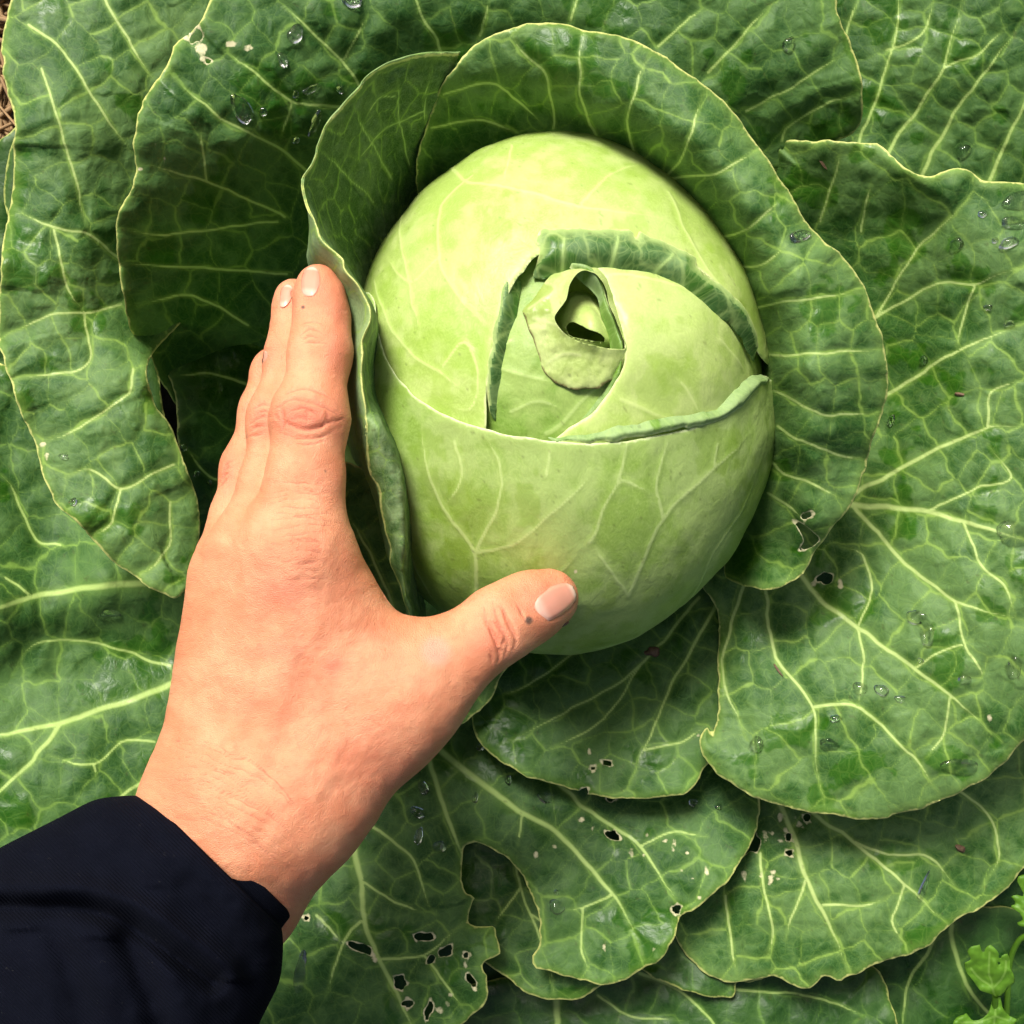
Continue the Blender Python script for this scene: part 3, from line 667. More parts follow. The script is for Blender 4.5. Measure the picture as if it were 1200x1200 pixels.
cup = [
 [(538, 64, .140), (538, 64, .146), (538, 65, .150), (515, 130, .135), (512, 235, .098)],
 [(492, 66, .148), (492, 66, .154), (492, 67, .158), (480, 140, .140), (495, 250, .098)],
 [(454, 78, .153), (454, 78, .159), (454, 79, .163), (455, 150, .142), (482, 262, .098)],
 [(421, 103, .157), (420, 103, .163), (421, 104, .167), (432, 170, .145), (474, 290, .098)],
 [(387, 145, .160), (386, 145, .166), (387, 146, .170), (408, 200, .147), (466, 312, .098)],
 [(366, 187, .162), (366, 187, .168), (367, 187, .172), (393, 225, .150), (460, 332, .098)],
 [(358, 219, .160), (357, 217, .168), (358, 217, .174), (382, 248, .152), (456, 346, .098)],
 [(362, 270, .150), (361, 258, .168), (362, 250, .176), (386, 275, .152), (452, 358, .100)],
 [(360, 310, .140), (366, 298, .166), (377, 280, .178), (396, 300, .152), (452, 372, .100)],
 [(385, 350, .140), (396, 335, .166), (408, 318, .180), (420, 335, .152), (428, 365, .105)],
 [(392, 385, .140), (408, 365, .166), (429, 350, .180), (438, 365, .152), (438, 390, .105)],
 [(392, 410, .140), (410, 395, .166), (433, 376, .180), (444, 390, .150), (445, 415, .105)],
 [(392, 430, .140), (408, 420, .166), (425, 410, .180), (440, 420, .150), (450, 440, .105)],
 [(395, 465, .140), (408, 462, .166), (424, 458, .180), (440, 460, .152), (458, 468, .105)],
 [(405, 520, .140), (418, 512, .166), (429, 500, .178), (447, 495, .174), (464, 505, .110)],
 [(424, 556, .150), (430, 550, .166), (433, 546, .173), (464, 537, .171), (482, 545, .105)],
 [(442, 600, .150), (445, 597, .160), (446, 596, .166), (473, 588, .166), (491, 596, .105)],
 [(452, 648, .145), (454, 647, .153), (454, 646, .159), (475, 648, .160), (494, 652, .100)],
 [(469, 694, .138), (470, 693, .146), (471, 692, .151), (477, 692, .152), (496, 700, .100)],
 [(482, 744, .128), (483, 743, .136), (484, 742, .141), (486, 740, .142), (502, 748, .100)],
 [(490, 780, .115), (490, 780, .12), (491, 780, .125), (493, 778, .126), (508, 784, .09)],
]
loft(cup, M_CUP, 'leaf', 'cupped leaf between fingers and head, seen along its wavy pale margin', seed=51, veins_uv=[(4, [(70, 170), (78, 90), (90, 14)]), (4, [(125, 175), (145, 95), (165, 14)]), (4, [(185, 180), (215, 100), (240, 16)]), (3.6, [(22, 150), (30, 80), (36, 14)]), (3, [(30, 80), (78, 90), (145, 95), (215, 100)]), (3, [(90, 50), (120, 40), (150, 55)])])

# ------------------------------------------------------------------ cabbage head
CAM = np.array([0, 0, CAMZ])
_pole_px = (684, 385)
R0 = 250.0                                                # domain pixels per radian

def ray_dirs(P):
    P = np.asarray(P, float)
    return np.stack([(P[:, 0] - 600) * TAN / 600, (600 - P[:, 1]) * TAN / 600, -np.ones(len(P))], -1)

def hit_unit(P, off=0.0):
    """photo pixels -> points on the unit sphere of the head (rays that miss slide past the limb)"""
    d = ray_dirs(P) / (HA + off); o = (CAM - HC) / (HA + off)
    a = (d * d).sum(1); b = (d * o).sum(1); c = (o * o).sum() - 1
    disc = b * b - a * c
    tt = (-b - np.sqrt(np.maximum(disc, 0))) / a
    q = o + tt[:, None] * d
    nn = np.linalg.norm(q, axis=1, keepdims=True)
    miss = disc < 0
    u = q / nn
    push = (nn[:, 0] - 1) * 1.6                            # further round the back
    u[miss, 2] -= push[miss]
    return u / np.linalg.norm(u, axis=1, keepdims=True)

pole = hit_unit(np.array([_pole_px]))[0]
ex = np.cross([0, 1.0, 0], pole); ex /= np.linalg.norm(ex)
ey = np.cross(pole, ex)

def to_uv(P, off=0.0):
    u = hit_unit(P, off)
    th = np.arccos(np.clip(u @ pole, -1, 1))
    ph = np.arctan2(u @ ey, u @ ex)
    return np.stack([th * np.cos(ph) * R0, -th * np.sin(ph) * R0], -1)      # y down, like the photo

def from_uv(D, off):
    th = np.hypot(D[:, 0], D[:, 1]) / R0
    ph = np.arctan2(-D[:, 1], D[:, 0])
    u = np.cos(th)[:, None] * pole + np.sin(th)[:, None] * (np.cos(ph)[:, None] * ex + np.sin(ph)[:, None] * ey)
    nrm = u / HA; nrm /= np.linalg.norm(nrm, axis=1, keepdims=True)
    return HC + u * HA + nrm * np.asarray(off)[:, None]

def head_sheet(name, outline_px, offfun, mat, parent, veins=(), holes=(), label=None, cell=80, sp=3.0, seed=1, jag=0.8, puff=0.0005, lump=0.0012, thick=0.0006, specks=(), bo=0.0, fold=None, dip=0.004, fw=7.0, plain=False):
    rng = np.random.default_rng(seed)
    out = to_uv(catmull(outline_px, True, 14.0), bo)
    hol = [to_uv(catmull(h, True, 3.0), bo) for h in holes]
    D, F, ed, hd, per = clip_grid(out, hol, sp, jag, seed)
    vv = [(w * 1.6, to_uv(np.array(p, float), bo)) for w, p in veins]
    vd, vr, pf = leaf_fields(D, vv, cell, rng, seed)
    off = offfun(D, ed) + puff * pf + lump * fbm(D[:, 0] / 110, D[:, 1] / 110, seed + 70, 3) - 0.0006 * np.exp(-ed / 2.5) + 0.00022 * np.exp(-(vd / 1.3)**2)
    if fold is not None:                                  # side where the margin turns down into the leaf: no free rim there
        fl = to_uv(catmull(fold, step=5.0), bo)
        df, _, _, _ = seg_dist(D, fl[:-1], fl[1:])
        off = off - dip * np.exp(-(df / fw)**2)
        ed = np.where(df < ed + 2.5, 40.0, ed)
    if plain: hd = np.full(len(D), 99.0)                   # natural opening, no bite mark
    sk = to_uv(np.array([s[:2] for s in specks], float)) if specks else []
    hd = specks_field(D, [(a[0], a[1], s[2]) for a, s in zip(sk, specks)], hd)
    V, F, at = skirt(from_uv(D, off), F, leaf_attrs(D, seed, vd, vr, ed, hd), thick)
    return mesh_obj(name, V, F, mat, parent, at, label=label)

# core with the pit in the middle
nth, nph = 120, 200
th = np.linspace(0.0005, math.pi - 0.001, nth); ph = np.linspace(0, 2 * math.pi, nph, endpoint=False)
TH, PH = np.meshgrid(th, ph, indexing='ij')
D = np.stack([TH.ravel() * np.cos(PH.ravel()), TH.ravel() * np.sin(PH.ravel())], -1) * R0
pit_c = to_uv(np.array([(690.0, 366.0)]))[0]
r = np.hypot(D[:, 0] - pit_c[0], D[:, 1] - pit_c[1])
V = from_uv(D, -0.004 - 0.030 * (1 - sstep(28, 62, r)))
idx = np.arange(nth * nph).reshape(nth, nph); nxt = np.roll(idx, -1, 1)
F = np.stack([idx[:-1], idx[1:], nxt[1:], nxt[:-1]], -1).reshape(-1, 4)
vd, vr = np.full(len(V), 30.0), np.full(len(V), 30.0)
HEAD = mesh_obj('head', V, F, M_HEAD, PLANT, leaf_attrs(D, 2, vd, vr, vd * 3, vd * 3), label='pale yellow-green tight cabbage head')

def gauss(D, px, rad):
    c = to_uv(np.array([px], float))[0]
    return np.exp(-((D[:, 0] - c[0])**2 + (D[:, 1] - c[1])**2) / (2 * rad * rad))

# rolled bud in the pit
head_sheet('heart_leaf', [(662, 346), (680, 337), (699, 345), (715, 366), (727, 394), (734, 418), (702, 418), (672, 408), (652, 396), (648, 374)],
           lambda D, ed: -0.0105 + 0.0090 * gauss(D, (697, 398), 22) + 0.003 * sstep(0, 12, ed) + 0.0025 * gauss(D, (690, 372), 9), M_HEAD, HEAD, plain=True,
           holes=[np.array([(663, 388), (669, 384), (676, 390), (684, 397), (697, 402), (702, 408), (690, 408), (676, 403), (666, 397)], float)], label='small pale bud leaf rolled up in the centre of the head', seed=61, bo=-0.008, sp=1.4, cell=30, lump=0.001, veins=[(1.6, [(690, 352), (699, 378), (703, 404)])])
opening = np.array([(684, 321), (697, 326), (707, 341), (711, 360), (720, 382), (729, 409), (717, 411), (698, 408), (678, 403), (659, 391), (650, 376), (655, 366), (663, 355), (667, 338), (675, 325)], float)
wide_open = np.array([(684, 312), (705, 320), (718, 345), (730, 380), (738, 412), (718, 424), (690, 422), (660, 408), (640, 380), (650, 350), (664, 322)], float)
head_sheet('wrapper_leaf', [(560, 300), (600, 285), (650, 280), (700, 285), (745, 320), (760, 400), (745, 470), (700, 530), (640, 545), (570, 530), (545, 440)],
           lambda D, ed: -0.0010 + 0.0030 * gauss(D, (615, 440), 45), M_INNER, HEAD, holes=[wide_open], plain=True,
           veins=[(3, [(640, 510), (680, 475), (716, 436)]), (2, [(575, 430), (620, 440), (650, 450)]), (2, [(600, 400), (580, 420)]), (2, [(600, 480), (630, 470), (660, 480)])], label='inner wrapper leaf left of the opening', seed=62, sp=2.0, cell=50)
op_uv = to_uv(catmull(opening, True, 3.0), 0.003)
def bud_rise(D):
    d, _, _, _ = seg_dist(D, op_uv, np.roll(op_uv, -1, 0))
    return d
head_sheet('wrapper_leaf', [(690, 309), (672, 310), (648, 318), (632, 336), (618, 352), (609, 362), (614, 374), (620, 390), (625, 404), (631, 418), (638, 432), (649, 444), (662, 451), (674, 456), (686, 456), (699, 457), (712, 449), (726, 440), (745, 425), (735, 380), (720, 340), (708, 318)],
           lambda D, ed: 0.0026 + 0.0030 * np.exp(-bud_rise(D) / 11) + 0.0008 * fbm(D[:, 0] / 16, D[:, 1] / 16, 77, 3), M_FLAP, HEAD, holes=[opening], plain=True,
           veins=[(1.6, [(625, 372), (650, 380), (668, 400)]), (1.6, [(640, 425), (668, 415), (690, 420)]), (1.4, [(620, 360), (650, 340), (672, 322)])],
           fold=[(609, 362), (618, 352), (632, 336), (648, 318), (672, 310), (690, 309), (708, 318), (720, 340), (735, 380), (745, 425), (726, 440)], dip=0.0012, label='pale inner leaf wound round the opening, its lower edge torn and brown', seed=63, bo=0.003, sp=1.4, jag=1.2, cell=30, lump=0.0012)
# right inner wrapper, swelling
head_sheet('wrapper_leaf', [(668, 302), (692, 308), (708, 330), (718, 360), (729, 398), (729, 430), (718, 454), (695, 486), (655, 512), (640, 540), (760, 545), (880, 530), (965, 470), (930, 350), (800, 285), (720, 275)],
           lambda D, ed: 0.0018 + 0.0058 * gauss(D, (800, 415), 62) + 0.0015 * gauss(D, (730, 400), 25), M_HEAD, HEAD,
           veins=[(2.5, [(728, 470), (775, 490), (800, 500)]), (2, [(715, 320), (770, 330), (830, 360)]), (1.6, [(790, 450), (815, 485)]), (1.6, [(830, 400), (870, 440)])], label='swollen bright wrapper leaf right of the opening', seed=65, bo=0.003, sp=2.4, cell=70)
head_sheet('rolled_edge', [(662, 303), (690, 306), (707, 326), (717, 356), (727, 380), (735, 407), (733, 434), (724, 453), (706, 478), (680, 500), (660, 511), (684, 490), (704, 466), (715, 446), (721, 420), (719, 394), (708, 364), (703, 340), (680, 318)],
           lambda D, ed: 0.0026 + 0.0026 * sstep(0, 7, ed), M_CURL, HEAD, fold=[(680, 318), (703, 340), (708, 364), (719, 394), (721, 420), (715, 446), (704, 466), (684, 490), (660, 511)], dip=0.003, fw=5, label='curled rim right of the opening', seed=66, bo=0.004, sp=1.5, cell=30)
# big back wrapper
head_sheet('wrapper_leaf', [(570, 505), (572, 452), (580, 400), (597, 345), (608, 322), (616, 314), (626, 300), (660, 286), (720, 284), (793, 302), (842, 347), (873, 394), (889, 420), (930, 450), (985, 440), (985, 230), (880, 90), (660, 40), (460, 90), (340, 250), (340, 440), (440, 540), (560, 545)],
           lambda D, ed: 0.0044 + 0.0006 * sstep(0, 40, ed) + 0.0008 * np.exp(-ed / 25) + 0.0026 * gauss(D, (838, 362), 46), M_HEAD, HEAD,
           veins=[(3.4, [(520, 175), (545, 210), (590, 218), (680, 240), (780, 260), (800, 275)]), (3, [(555, 205), (520, 240), (515, 300), (540, 350), (575, 385)]), (2.6, [(470, 240), (480, 330), (500, 420)]), (2.6, [(780, 225), (800, 270), (830, 330), (870, 380)]), (2.2, [(440, 330), (470, 400), (520, 440), (560, 470)]), (2.4, [(600, 170), (590, 218)]), (2.2, [(680, 240), (720, 200), (760, 190)]), (2, [(515, 300), (480, 330), (455, 300)]), (2, [(520, 430), (545, 400), (560, 440), (550, 480), (520, 470)])],
           label='big pale wrapper leaf over the back and left of the head', seed=67, bo=0.005, sp=2.4, cell=95)
head_sheet('rolled_edge', [(633, 263), (680, 260), (738, 264), (746, 275), (752, 268), (795, 290), (811, 304), (812, 314), (840, 340), (872, 388), (891, 424), (850, 378), (790, 328), (720, 308), (660, 309), (640, 314), (619, 316), (622, 300), (630, 290), (625, 276)],
           lambda D, ed: 0.0054 + 0.0013 * sstep(0, 20, ed) + 0.0064 * gauss(D, (842, 365), 60), M_LIP, HEAD, fold=[(622, 302), (619, 316), (640, 314), (660, 309), (720, 308), (790, 328), (850, 378), (891, 424)], veins=[(2, [(660, 305), (662, 265)]), (2, [(720, 303), (726, 264)]), (2, [(770, 315), (790, 292)])], label='dark green leaf margin rolled back over the head', seed=68, bo=0.007, lump=0.0004, sp=1.8, jag=1.5, cell=26, specks=[(633, 284, 2)])
head_sheet('rolled_edge', [(586, 322), (608, 318), (602, 350), (591, 400), (581, 450), (574, 494), (568, 440), (574, 385)],
           lambda D, ed: 0.0054 + 0.0010 * sstep(0, 11, ed), M_LIP, HEAD, fold=[(608, 318), (602, 350), (591, 400), (581, 450), (574, 494)], label='dark narrow leaf margin rolled back left of the centre', seed=69, bo=0.007, lump=0.0004, sp=1.8, jag=1.5, cell=26)
# front wrapper
head_sheet('wrapper_leaf', [(428, 340), (442, 392), (456, 430), (480, 462), (520, 488), (560, 504), (600, 513), (650, 519), (700, 521), (742, 518), (800, 506), (850, 489), (878, 468), (893, 450), (914, 444), (985, 452), (985, 720), (840, 930), (620, 940), (420, 860), (330, 600), (350, 420)],
           lambda D, ed: 0.0066 + 0.0008 * np.exp(-ed / 8) + 0.001 * sstep(0, 60, ed) - 0.0046 * gauss(D, (914, 446), 44), M_FRONT, HEAD,
           veins=[(3.4, [(560, 700), (556, 650), (520, 600), (497, 540), (490, 480)]), (2.6, [(556, 650), (580, 600), (585, 550), (560, 500)]), (3.2, [(735, 700), (760, 640), (775, 610), (840, 550), (890, 500)]), (2.6, [(775, 610), (770, 570), (790, 500)]), (2.4, [(725, 570), (740, 510)]), (2.4, [(690, 640), (725, 570), (770, 585)]), (2.6, [(470, 560), (478, 640), (520, 720)]), (3, [(700, 760), (800, 720), (880, 640), (900, 600)]), (2.2, [(640, 560), (645, 520)]), (2.4, [(556, 650), (600, 640), (650, 600), (690, 560), (700, 522)]), (2.4, [(735, 700), (700, 650), (690, 640)]), (2.4, [(800, 720), (830, 660), (870, 600), (892, 540)]), (2.2, [(530, 520), (540, 560), (520, 600)]), (2.2, [(840, 550), (845, 510)]), (2.2, [(600, 740), (640, 690), (690, 640)])],
           label='front wrapper leaf of the head, its rim running across the middle', seed=70, bo=0.008, sp=2.4, cell=85, specks=[(660, 655, 1.5), (672, 652, 1.5)])
head_sheet('rolled_edge', [(640, 518), (711, 508), (762, 498), (809, 489), (853, 480), (868, 463), (880, 450), (893, 441), (912, 436), (916, 446), (900, 456), (886, 470), (862, 490), (820, 503), (762, 514), (711, 522), (660, 521)],
           lambda D, ed: 0.0072 + 0.0012 * sstep(0, 7, ed) - 0.0042 * gauss(D, (914, 446), 44), M_CURL, HEAD, fold=[(640, 518), (711, 508), (762, 498), (809, 489), (853, 480), (868, 463), (880, 450), (893, 441), (912, 436)], dip=0.001, fw=5, label='pale rim of the front wrapper leaf rolled outward', seed=71, bo=0.0105, sp=1.5, cell=24, jag=1.6)
# stalk under the head
nz, na = 14, 28
zz = np.linspace(-0.02, 0.05, nz); aa = np.linspace(0, 2 * math.pi, na, endpoint=False)
V = np.array([(HC[0] + (0.021 - 0.1 * z + 0.001 * math.sin(7 * a)) * math.cos(a), HC[1] + (0.021 - 0.1 * z) * math.sin(a), z) for z in zz for a in aa])
idx = np.arange(nz * na).reshape(nz, na); nxt = np.roll(idx, -1, 1)
F = np.stack([idx[:-1], nxt[:-1], nxt[1:], idx[1:]], -1).reshape(-1, 4)
z0 = np.full(len(V), 30.0)
mesh_obj('stalk', V, F, M_PALE, PLANT, leaf_attrs(V[:, :2] * 4000, 3, z0, z0, z0, z0))

# ------------------------------------------------------------------ hand (signed distance of tapered bones, then a continuous skin)
def pt(px, py, h): return unproj(np.array(float(px)), np.array(float(py)), np.array(float(h)))
def bone(a, b):
    """a, b = (px, py, h, radius in px)"""
    return (pt(*a[:3]), pt(*b[:3]), a[3] * m_at(a[2]), b[3] * m_at(b[2]))

def cone(P, bn):
    A, B, ra, rb = bn
    d = B - A
    tt = np.clip(((P - A) @ d) / (d @ d), 0, 1)
    return np.linalg.norm(P - A - tt[:, None] * d, axis=1) - (ra + (rb - ra) * tt)

def smin(a, b, k):
    h = np.maximum(k - np.abs(a - b), 0) / k
    return np.minimum(a, b) - h * h * k * 0.25

def chain(pts): return [bone(pts[i], pts[i + 1]) for i in range(len(pts) - 1)]
index_f = chain([(352, 640, .1960, 45), (358, 560, .1925, 41), (363, 492, .1880, 41), (376, 412, .1800, 32.5), (377, 372, .1745, 28.5), (374, 346, .1705, 24.5), (373, 333, .1685, 21.5)])
middle_f = chain([(303, 648, .1860, 42), (320, 570, .1790, 35), (328, 492, .1730, 34), (342, 415, .1650, 26), (346, 380, .1610, 22.5), (345, 356, .1575, 19.5), (344, 347, .1560, 17.5)])
ring_f = chain([(277, 668, .1730, 38), (282, 610, .1650, 31), (291, 550, .1590, 28), (308, 480, .1530, 23), (317, 438, .1490, 18.5), (319, 426, .1480, 16)])
little_f = chain([(272, 705, .1560, 34), (282, 650, .1480, 26), (296, 600, .1420, 22), (312, 540, .1380, 18)])
thumb_f = chain([(455, 838, .1860, 56), (500, 797, .1860, 50), (540, 764, .1835, 43), (584, 733, .1790, 40.5), (618, 713, .1725, 38), (644, 701, .1680, 34)])
palm = [bone((350, 650, .1955, 46), (300, 920, .1950, 56)), bone((303, 655, .1860, 46), (276, 925, .1900, 55)), bone((280, 680, .1740, 44), (258, 920, .1830, 50)), bone((274, 710, .1600, 39), (258, 920, .1740, 40)),
        bone((372, 700, .1900, 44), (400, 820, .1860, 64)), bone((455, 835, .1860, 57), (352, 930, .1880, 66)), bone((400, 740, .1860, 42), (455, 800, .1850, 36)), bone((352, 930, .1880, 64), (280, 960, .1900, 66)),
        bone((290, 940, .1890, 66), (236, 1040, .1840, 66)), bone((246, 960, .1850, 48), (206, 1040, .1800, 52)), bone((236, 1040, .1830, 64), (60, 1260, .1700, 70)), bone((300, 960, .1870, 66), (280, 1040, .1800, 62))]

def group_sdf(P, bones, k):
    d = cone(P, bones[0])
    for b in bones[1:]: d = smin(d, cone(P, b), k)
    return d

def hand_sdf(P):
    pl = group_sdf(P, palm, 0.020)
    out = None
    for ch, k in ((index_f, 0.012), (middle_f, 0.010), (ring_f, 0.010), (little_f, 0.010), (thumb_f, 0.014)):
        f = smin(pl, group_sdf(P, ch, 0.006), k)
        out = f if out is None else smin(out, f, 0.0007)
    return out

def surface_nets(f, lo, hi, vx):
    ax = [np.arange(lo[i], hi[i] + vx, vx) for i in range(3)]
    sh = tuple(len(a) for a in ax)
    G = np.stack(np.meshgrid(*ax, indexing='ij'), -1).reshape(-1, 3)
    vol = np.concatenate([f(G[s:s + 200000]) for s in range(0, len(G), 200000)]).reshape(sh)
    ins = vol < 0
    cs = tuple(s - 1 for s in sh)
    cnt = np.zeros(cs); acc = np.zeros(cs + (3,))
    corners = [(i, j, k) for i in (0, 1) for j in (0, 1) for k in (0, 1)]
    def sl(c): return tuple(slice(c[i], c[i] + cs[i]) for i in range(3))
    for a in corners:
        for d in range(3):
            if a[d] == 0:
                b = list(a); b[d] = 1
                va, vb = vol[sl(a)], vol[sl(b)]
                cr = (va < 0) != (vb < 0)
                tt = np.where(cr, va / np.where(cr, va - vb, 1), 0)
                cnt += cr
                for e in range(3):
                    acc[..., e] += np.where(cr, a[e] + (tt if e == d else 0), 0)
    act = cnt > 0
    ids = np.full(cs, -1); ids[act] = np.arange(act.sum())
    base = np.stack(np.nonzero(act), -1)
    V = (base + acc[act] / cnt[act][:, None]) * vx + np.array([a[0] for a in ax])
    Q = []
    for d in range(3):
        u, w = (d + 1) % 3, (d + 2) % 3
        s0 = [slice(1, -1)] * 3; s0[d] = slice(0, cs[d])
        s1 = list(s0); s1[d] = slice(1, cs[d] + 1)
        A, B = ins[tuple(s0)], ins[tuple(s1)]
        for mask, flip in ((A & ~B, False), (~A & B, True)):
            q = np.stack(np.nonzero(mask), -1)
            q[:, u] += 1; q[:, w] += 1
            if not len(q): continue
            def cell_at(du, dw):
                c = q.copy(); c[:, u] -= du; c[:, w] -= dw
                return ids[c[:, 0], c[:, 1], c[:, 2]]
            f4 = np.stack([cell_at(1, 1), cell_at(0, 1), cell_at(0, 0), cell_at(1, 0)], -1)
            Q.append(f4[:, ::-1] if flip else f4)
    Q = np.concatenate(Q)
    return V, Q[(Q >= 0).all(1)]

def sdf_grad(P, e=0.0003):
    g = np.stack([hand_sdf(P + np.eye(3)[i] * e) - hand_sdf(P - np.eye(3)[i] * e) for i in range(3)], -1)
    return g / (np.linalg.norm(g, axis=1, keepdims=True) + 1e-9)

allb = index_f + middle_f + ring_f + little_f + thumb_f + palm
lo = np.min([np.minimum(b[0] - b[2], b[1] - b[3]) for b in allb], 0) - 0.02
hi = np.max([np.maximum(b[0] + b[2], b[1] + b[3]) for b in allb], 0) + 0.02
HV, HF = surface_nets(hand_sdf, lo, hi, 0.0024)
for _ in range(2): HV = HV - hand_sdf(HV)[:, None] * sdf_grad(HV)
tmp = bpy.data.meshes.new('tmp'); tmp.from_pydata(HV.tolist(), [], HF.tolist()); tmp.update()
tob = bpy.data.objects.new('tmp', tmp); COL.objects.link(tob)
md = tob.modifiers.new('s', 'SUBSURF'); md.levels = md.render_levels = 2
ev = tob.evaluated_get(bpy.context.evaluated_depsgraph_get()).to_mesh()
HV = np.empty(len(ev.vertices) * 3, np.float32); ev.vertices.foreach_get('co', HV); HV = HV.reshape(-1, 3).astype(float)
HN = np.empty(len(ev.vertices) * 3, np.float32); ev.vertices.foreach_get('normal', HN); HN = HN.reshape(-1, 3).astype(float)
HF = np.empty(len(ev.loops), np.int32); ev.loops.foreach_get('vertex_index', HF); HF = HF.reshape(-1, 4)
bpy.data.objects.remove(tob, do_unlink=True); bpy.data.meshes.remove(tmp)
for s in range(0, len(HV), 60000): HV[s:s + 60000] -= hand_sdf(HV[s:s + 60000])[:, None] * HN[s:s + 60000]
HP = to_px(HV)
# creases of the skin, traced along the knuckles (width px, depth mm, points)
creases = [
 (3.0, [(324, 480), (345, 470), (372, 474), (396, 486)]), (3.6, [(326, 488), (338, 497), (360, 503), (384, 497), (402, 490)]), (3.0, [(330, 474), (335, 486), (334, 500), (330, 508)]), (2.6, [(342, 483), (356, 479), (370, 484), (376, 492)]),
 (2.6, [(340, 492), (352, 489), (366, 494)]), (2.6, [(328, 508), (348, 514), (372, 513), (392, 505)]), (2.2, [(336, 464), (352, 458), (374, 461), (392, 469)]), (2.2, [(344, 519), (362, 521), (384, 515)]), (2.2, [(356, 472), (360, 484), (357, 498)]), (2.0, [(380, 478), (384, 490), (380, 504)]),
 (2.8, [(296, 480), (308, 474), (322, 478)]), (2.8, [(292, 498), (304, 490), (320, 488)]), (2.4, [(288, 508), (302, 500), (318, 497)]), (2.2, [(297, 488), (308, 482), (321, 484)]), (2.2, [(286, 515), (298, 509), (314, 506)]),
 (2.4, [(260, 556), (266, 549), (275, 546)]), (2.2, [(258, 564), (265, 557), (273, 553)]), (2.2, [(262, 549), (268, 542), (276, 539)]), (2.0, [(257, 571), (263, 565), (270, 561)]),
 (2.4, [(353, 392), (362, 386), (372, 388), (380, 394)]), (2.0, [(354, 398), (364, 393), (374, 396)]), (2.0, [(352, 404), (366, 400), (382, 404)]), (1.8, [(352, 380), (366, 377), (380, 382)]),
 (4.2, [(567, 712), (570, 728), (579, 748), (585, 765), (584, 774)]), (4.0, [(586, 708), (592, 722), (600, 738), (604, 752), (600, 760)]), (3.0, [(577, 706), (581, 724), (590, 742), (594, 758), (590, 768)]), (2.6, [(574, 728), (584, 736), (590, 746)]), (2.6, [(595, 745), (590, 752), (585, 760)]), (2.2, [(570, 762), (576, 772), (577, 780)]), (2.2, [(604, 706), (610, 718), (614, 730)]),
]
for k in range(16):                                        # fine cross wrinkles over the index knuckle and along the wrist
    y = 566 + k * 7.5; x0 = 318 + 3 * math.sin(k * 2.1); x1 = 386 + 8 * math.sin(k * 1.3)
    creases.append((1.3, [(x0, y + 4 * math.sin(k)), ((x0 + x1) / 2, y - 2 + 3 * math.sin(k * 1.7)), (x1, y + 3 * math.sin(k * 2.3))]))
for k in range(13):
    a = k * 8.0
    creases.append((1.3, [(196 + 0.10 * a, 868 + 0.9 * a - 8 * math.sin(k)), (250 + 5 * math.sin(k * 1.9), 872 + 0.95 * a), (310 + 10 * math.sin(k * 1.1), 905 + a), (352 + 8 * math.sin(k), 950 + 0.8 * a)]))
cA, cB, cW = [], [], []
for w, pts in creases:
    s = catmull(pts, step=3.0)
    s = s + np.stack([fbm(s[:, 0] / 16, s[:, 1] / 16, 3, 2), fbm(s[:, 0] / 16, s[:, 1] / 16, 7, 2)], -1) * (3.0 if w > 1.5 else 4.5)
    cA.append(s[:-1]); cB.append(s[1:]); cW.append(np.full(len(s) - 1, w) * np.sin(np.linspace(0.35, math.pi - 0.35, len(s) - 1)))
cA, cB, cW = np.concatenate(cA), np.concatenate(cB), np.concatenate(cW)
facing = (HN * (CAM - HV)).sum(1) > 0
dep = np.zeros(len(HV)); cr = np.full(len(HV), 20.0)
dd, ii, _, _ = seg_dist(HP[facing], cA, cB)
w = cW[ii]
dep[facing] = 0.00017 * w**1.4 * np.exp(-(dd / (0.55 * w + 0.5))**2)
cr[facing] = dd / (w * 0.5 + 0.2)
# nail beds: a slight sink; knuckle pads and tendons: slight swell
bump_ = np.zeros(len(HV))
for (x, y, rad, amp) in [(350, 492, 26, .0010), (345, 648, 30, .0006), (296, 640, 24, .0010), (580, 738, 24, .0006), (505, 770, 20, .0012), (362, 392, 16, .0003), (350, 565, 22, -.0006), (322, 612, 16, -.0006), (330, 720, 30, -.0004), (430, 720, 26, -.0008), (222, 905, 20, .0012)]:
    bump_ += amp * np.exp(-((HP[:, 0] - x)**2 + (HP[:, 1] - y)**2) / (2 * rad * rad))
tendon, _, _, _ = seg_dist(HP, np.array([(345, 660), (330, 760), (297, 650), (285, 760)], float), np.array([(330, 760), (300, 900), (285, 760), (270, 900)], float))
bump_ += 0.0003 * np.exp(-(tendon / 15)**2)
hv = [[(330, 690), (345, 760), (330, 830), (300, 900)], [(345, 760), (390, 800), (400, 860), (370, 930)], [(290, 690), (300, 760), (285, 830), (262, 900)], [(300, 760), (330, 830)]]
for q in hv:
    q = catmull(q, step=6.0); dq, _, _, _ = seg_dist(HP, q[:-1], q[1:]); bump_ += 0.00026 * np.exp(-(dq / 9.0)**2)
bump_ += 0.0005 * fbm(HP[:, 0] / 30, HP[:, 1] / 30, 91, 3)
HV2 = HV + HN * (bump_ * facing - dep)[:, None]

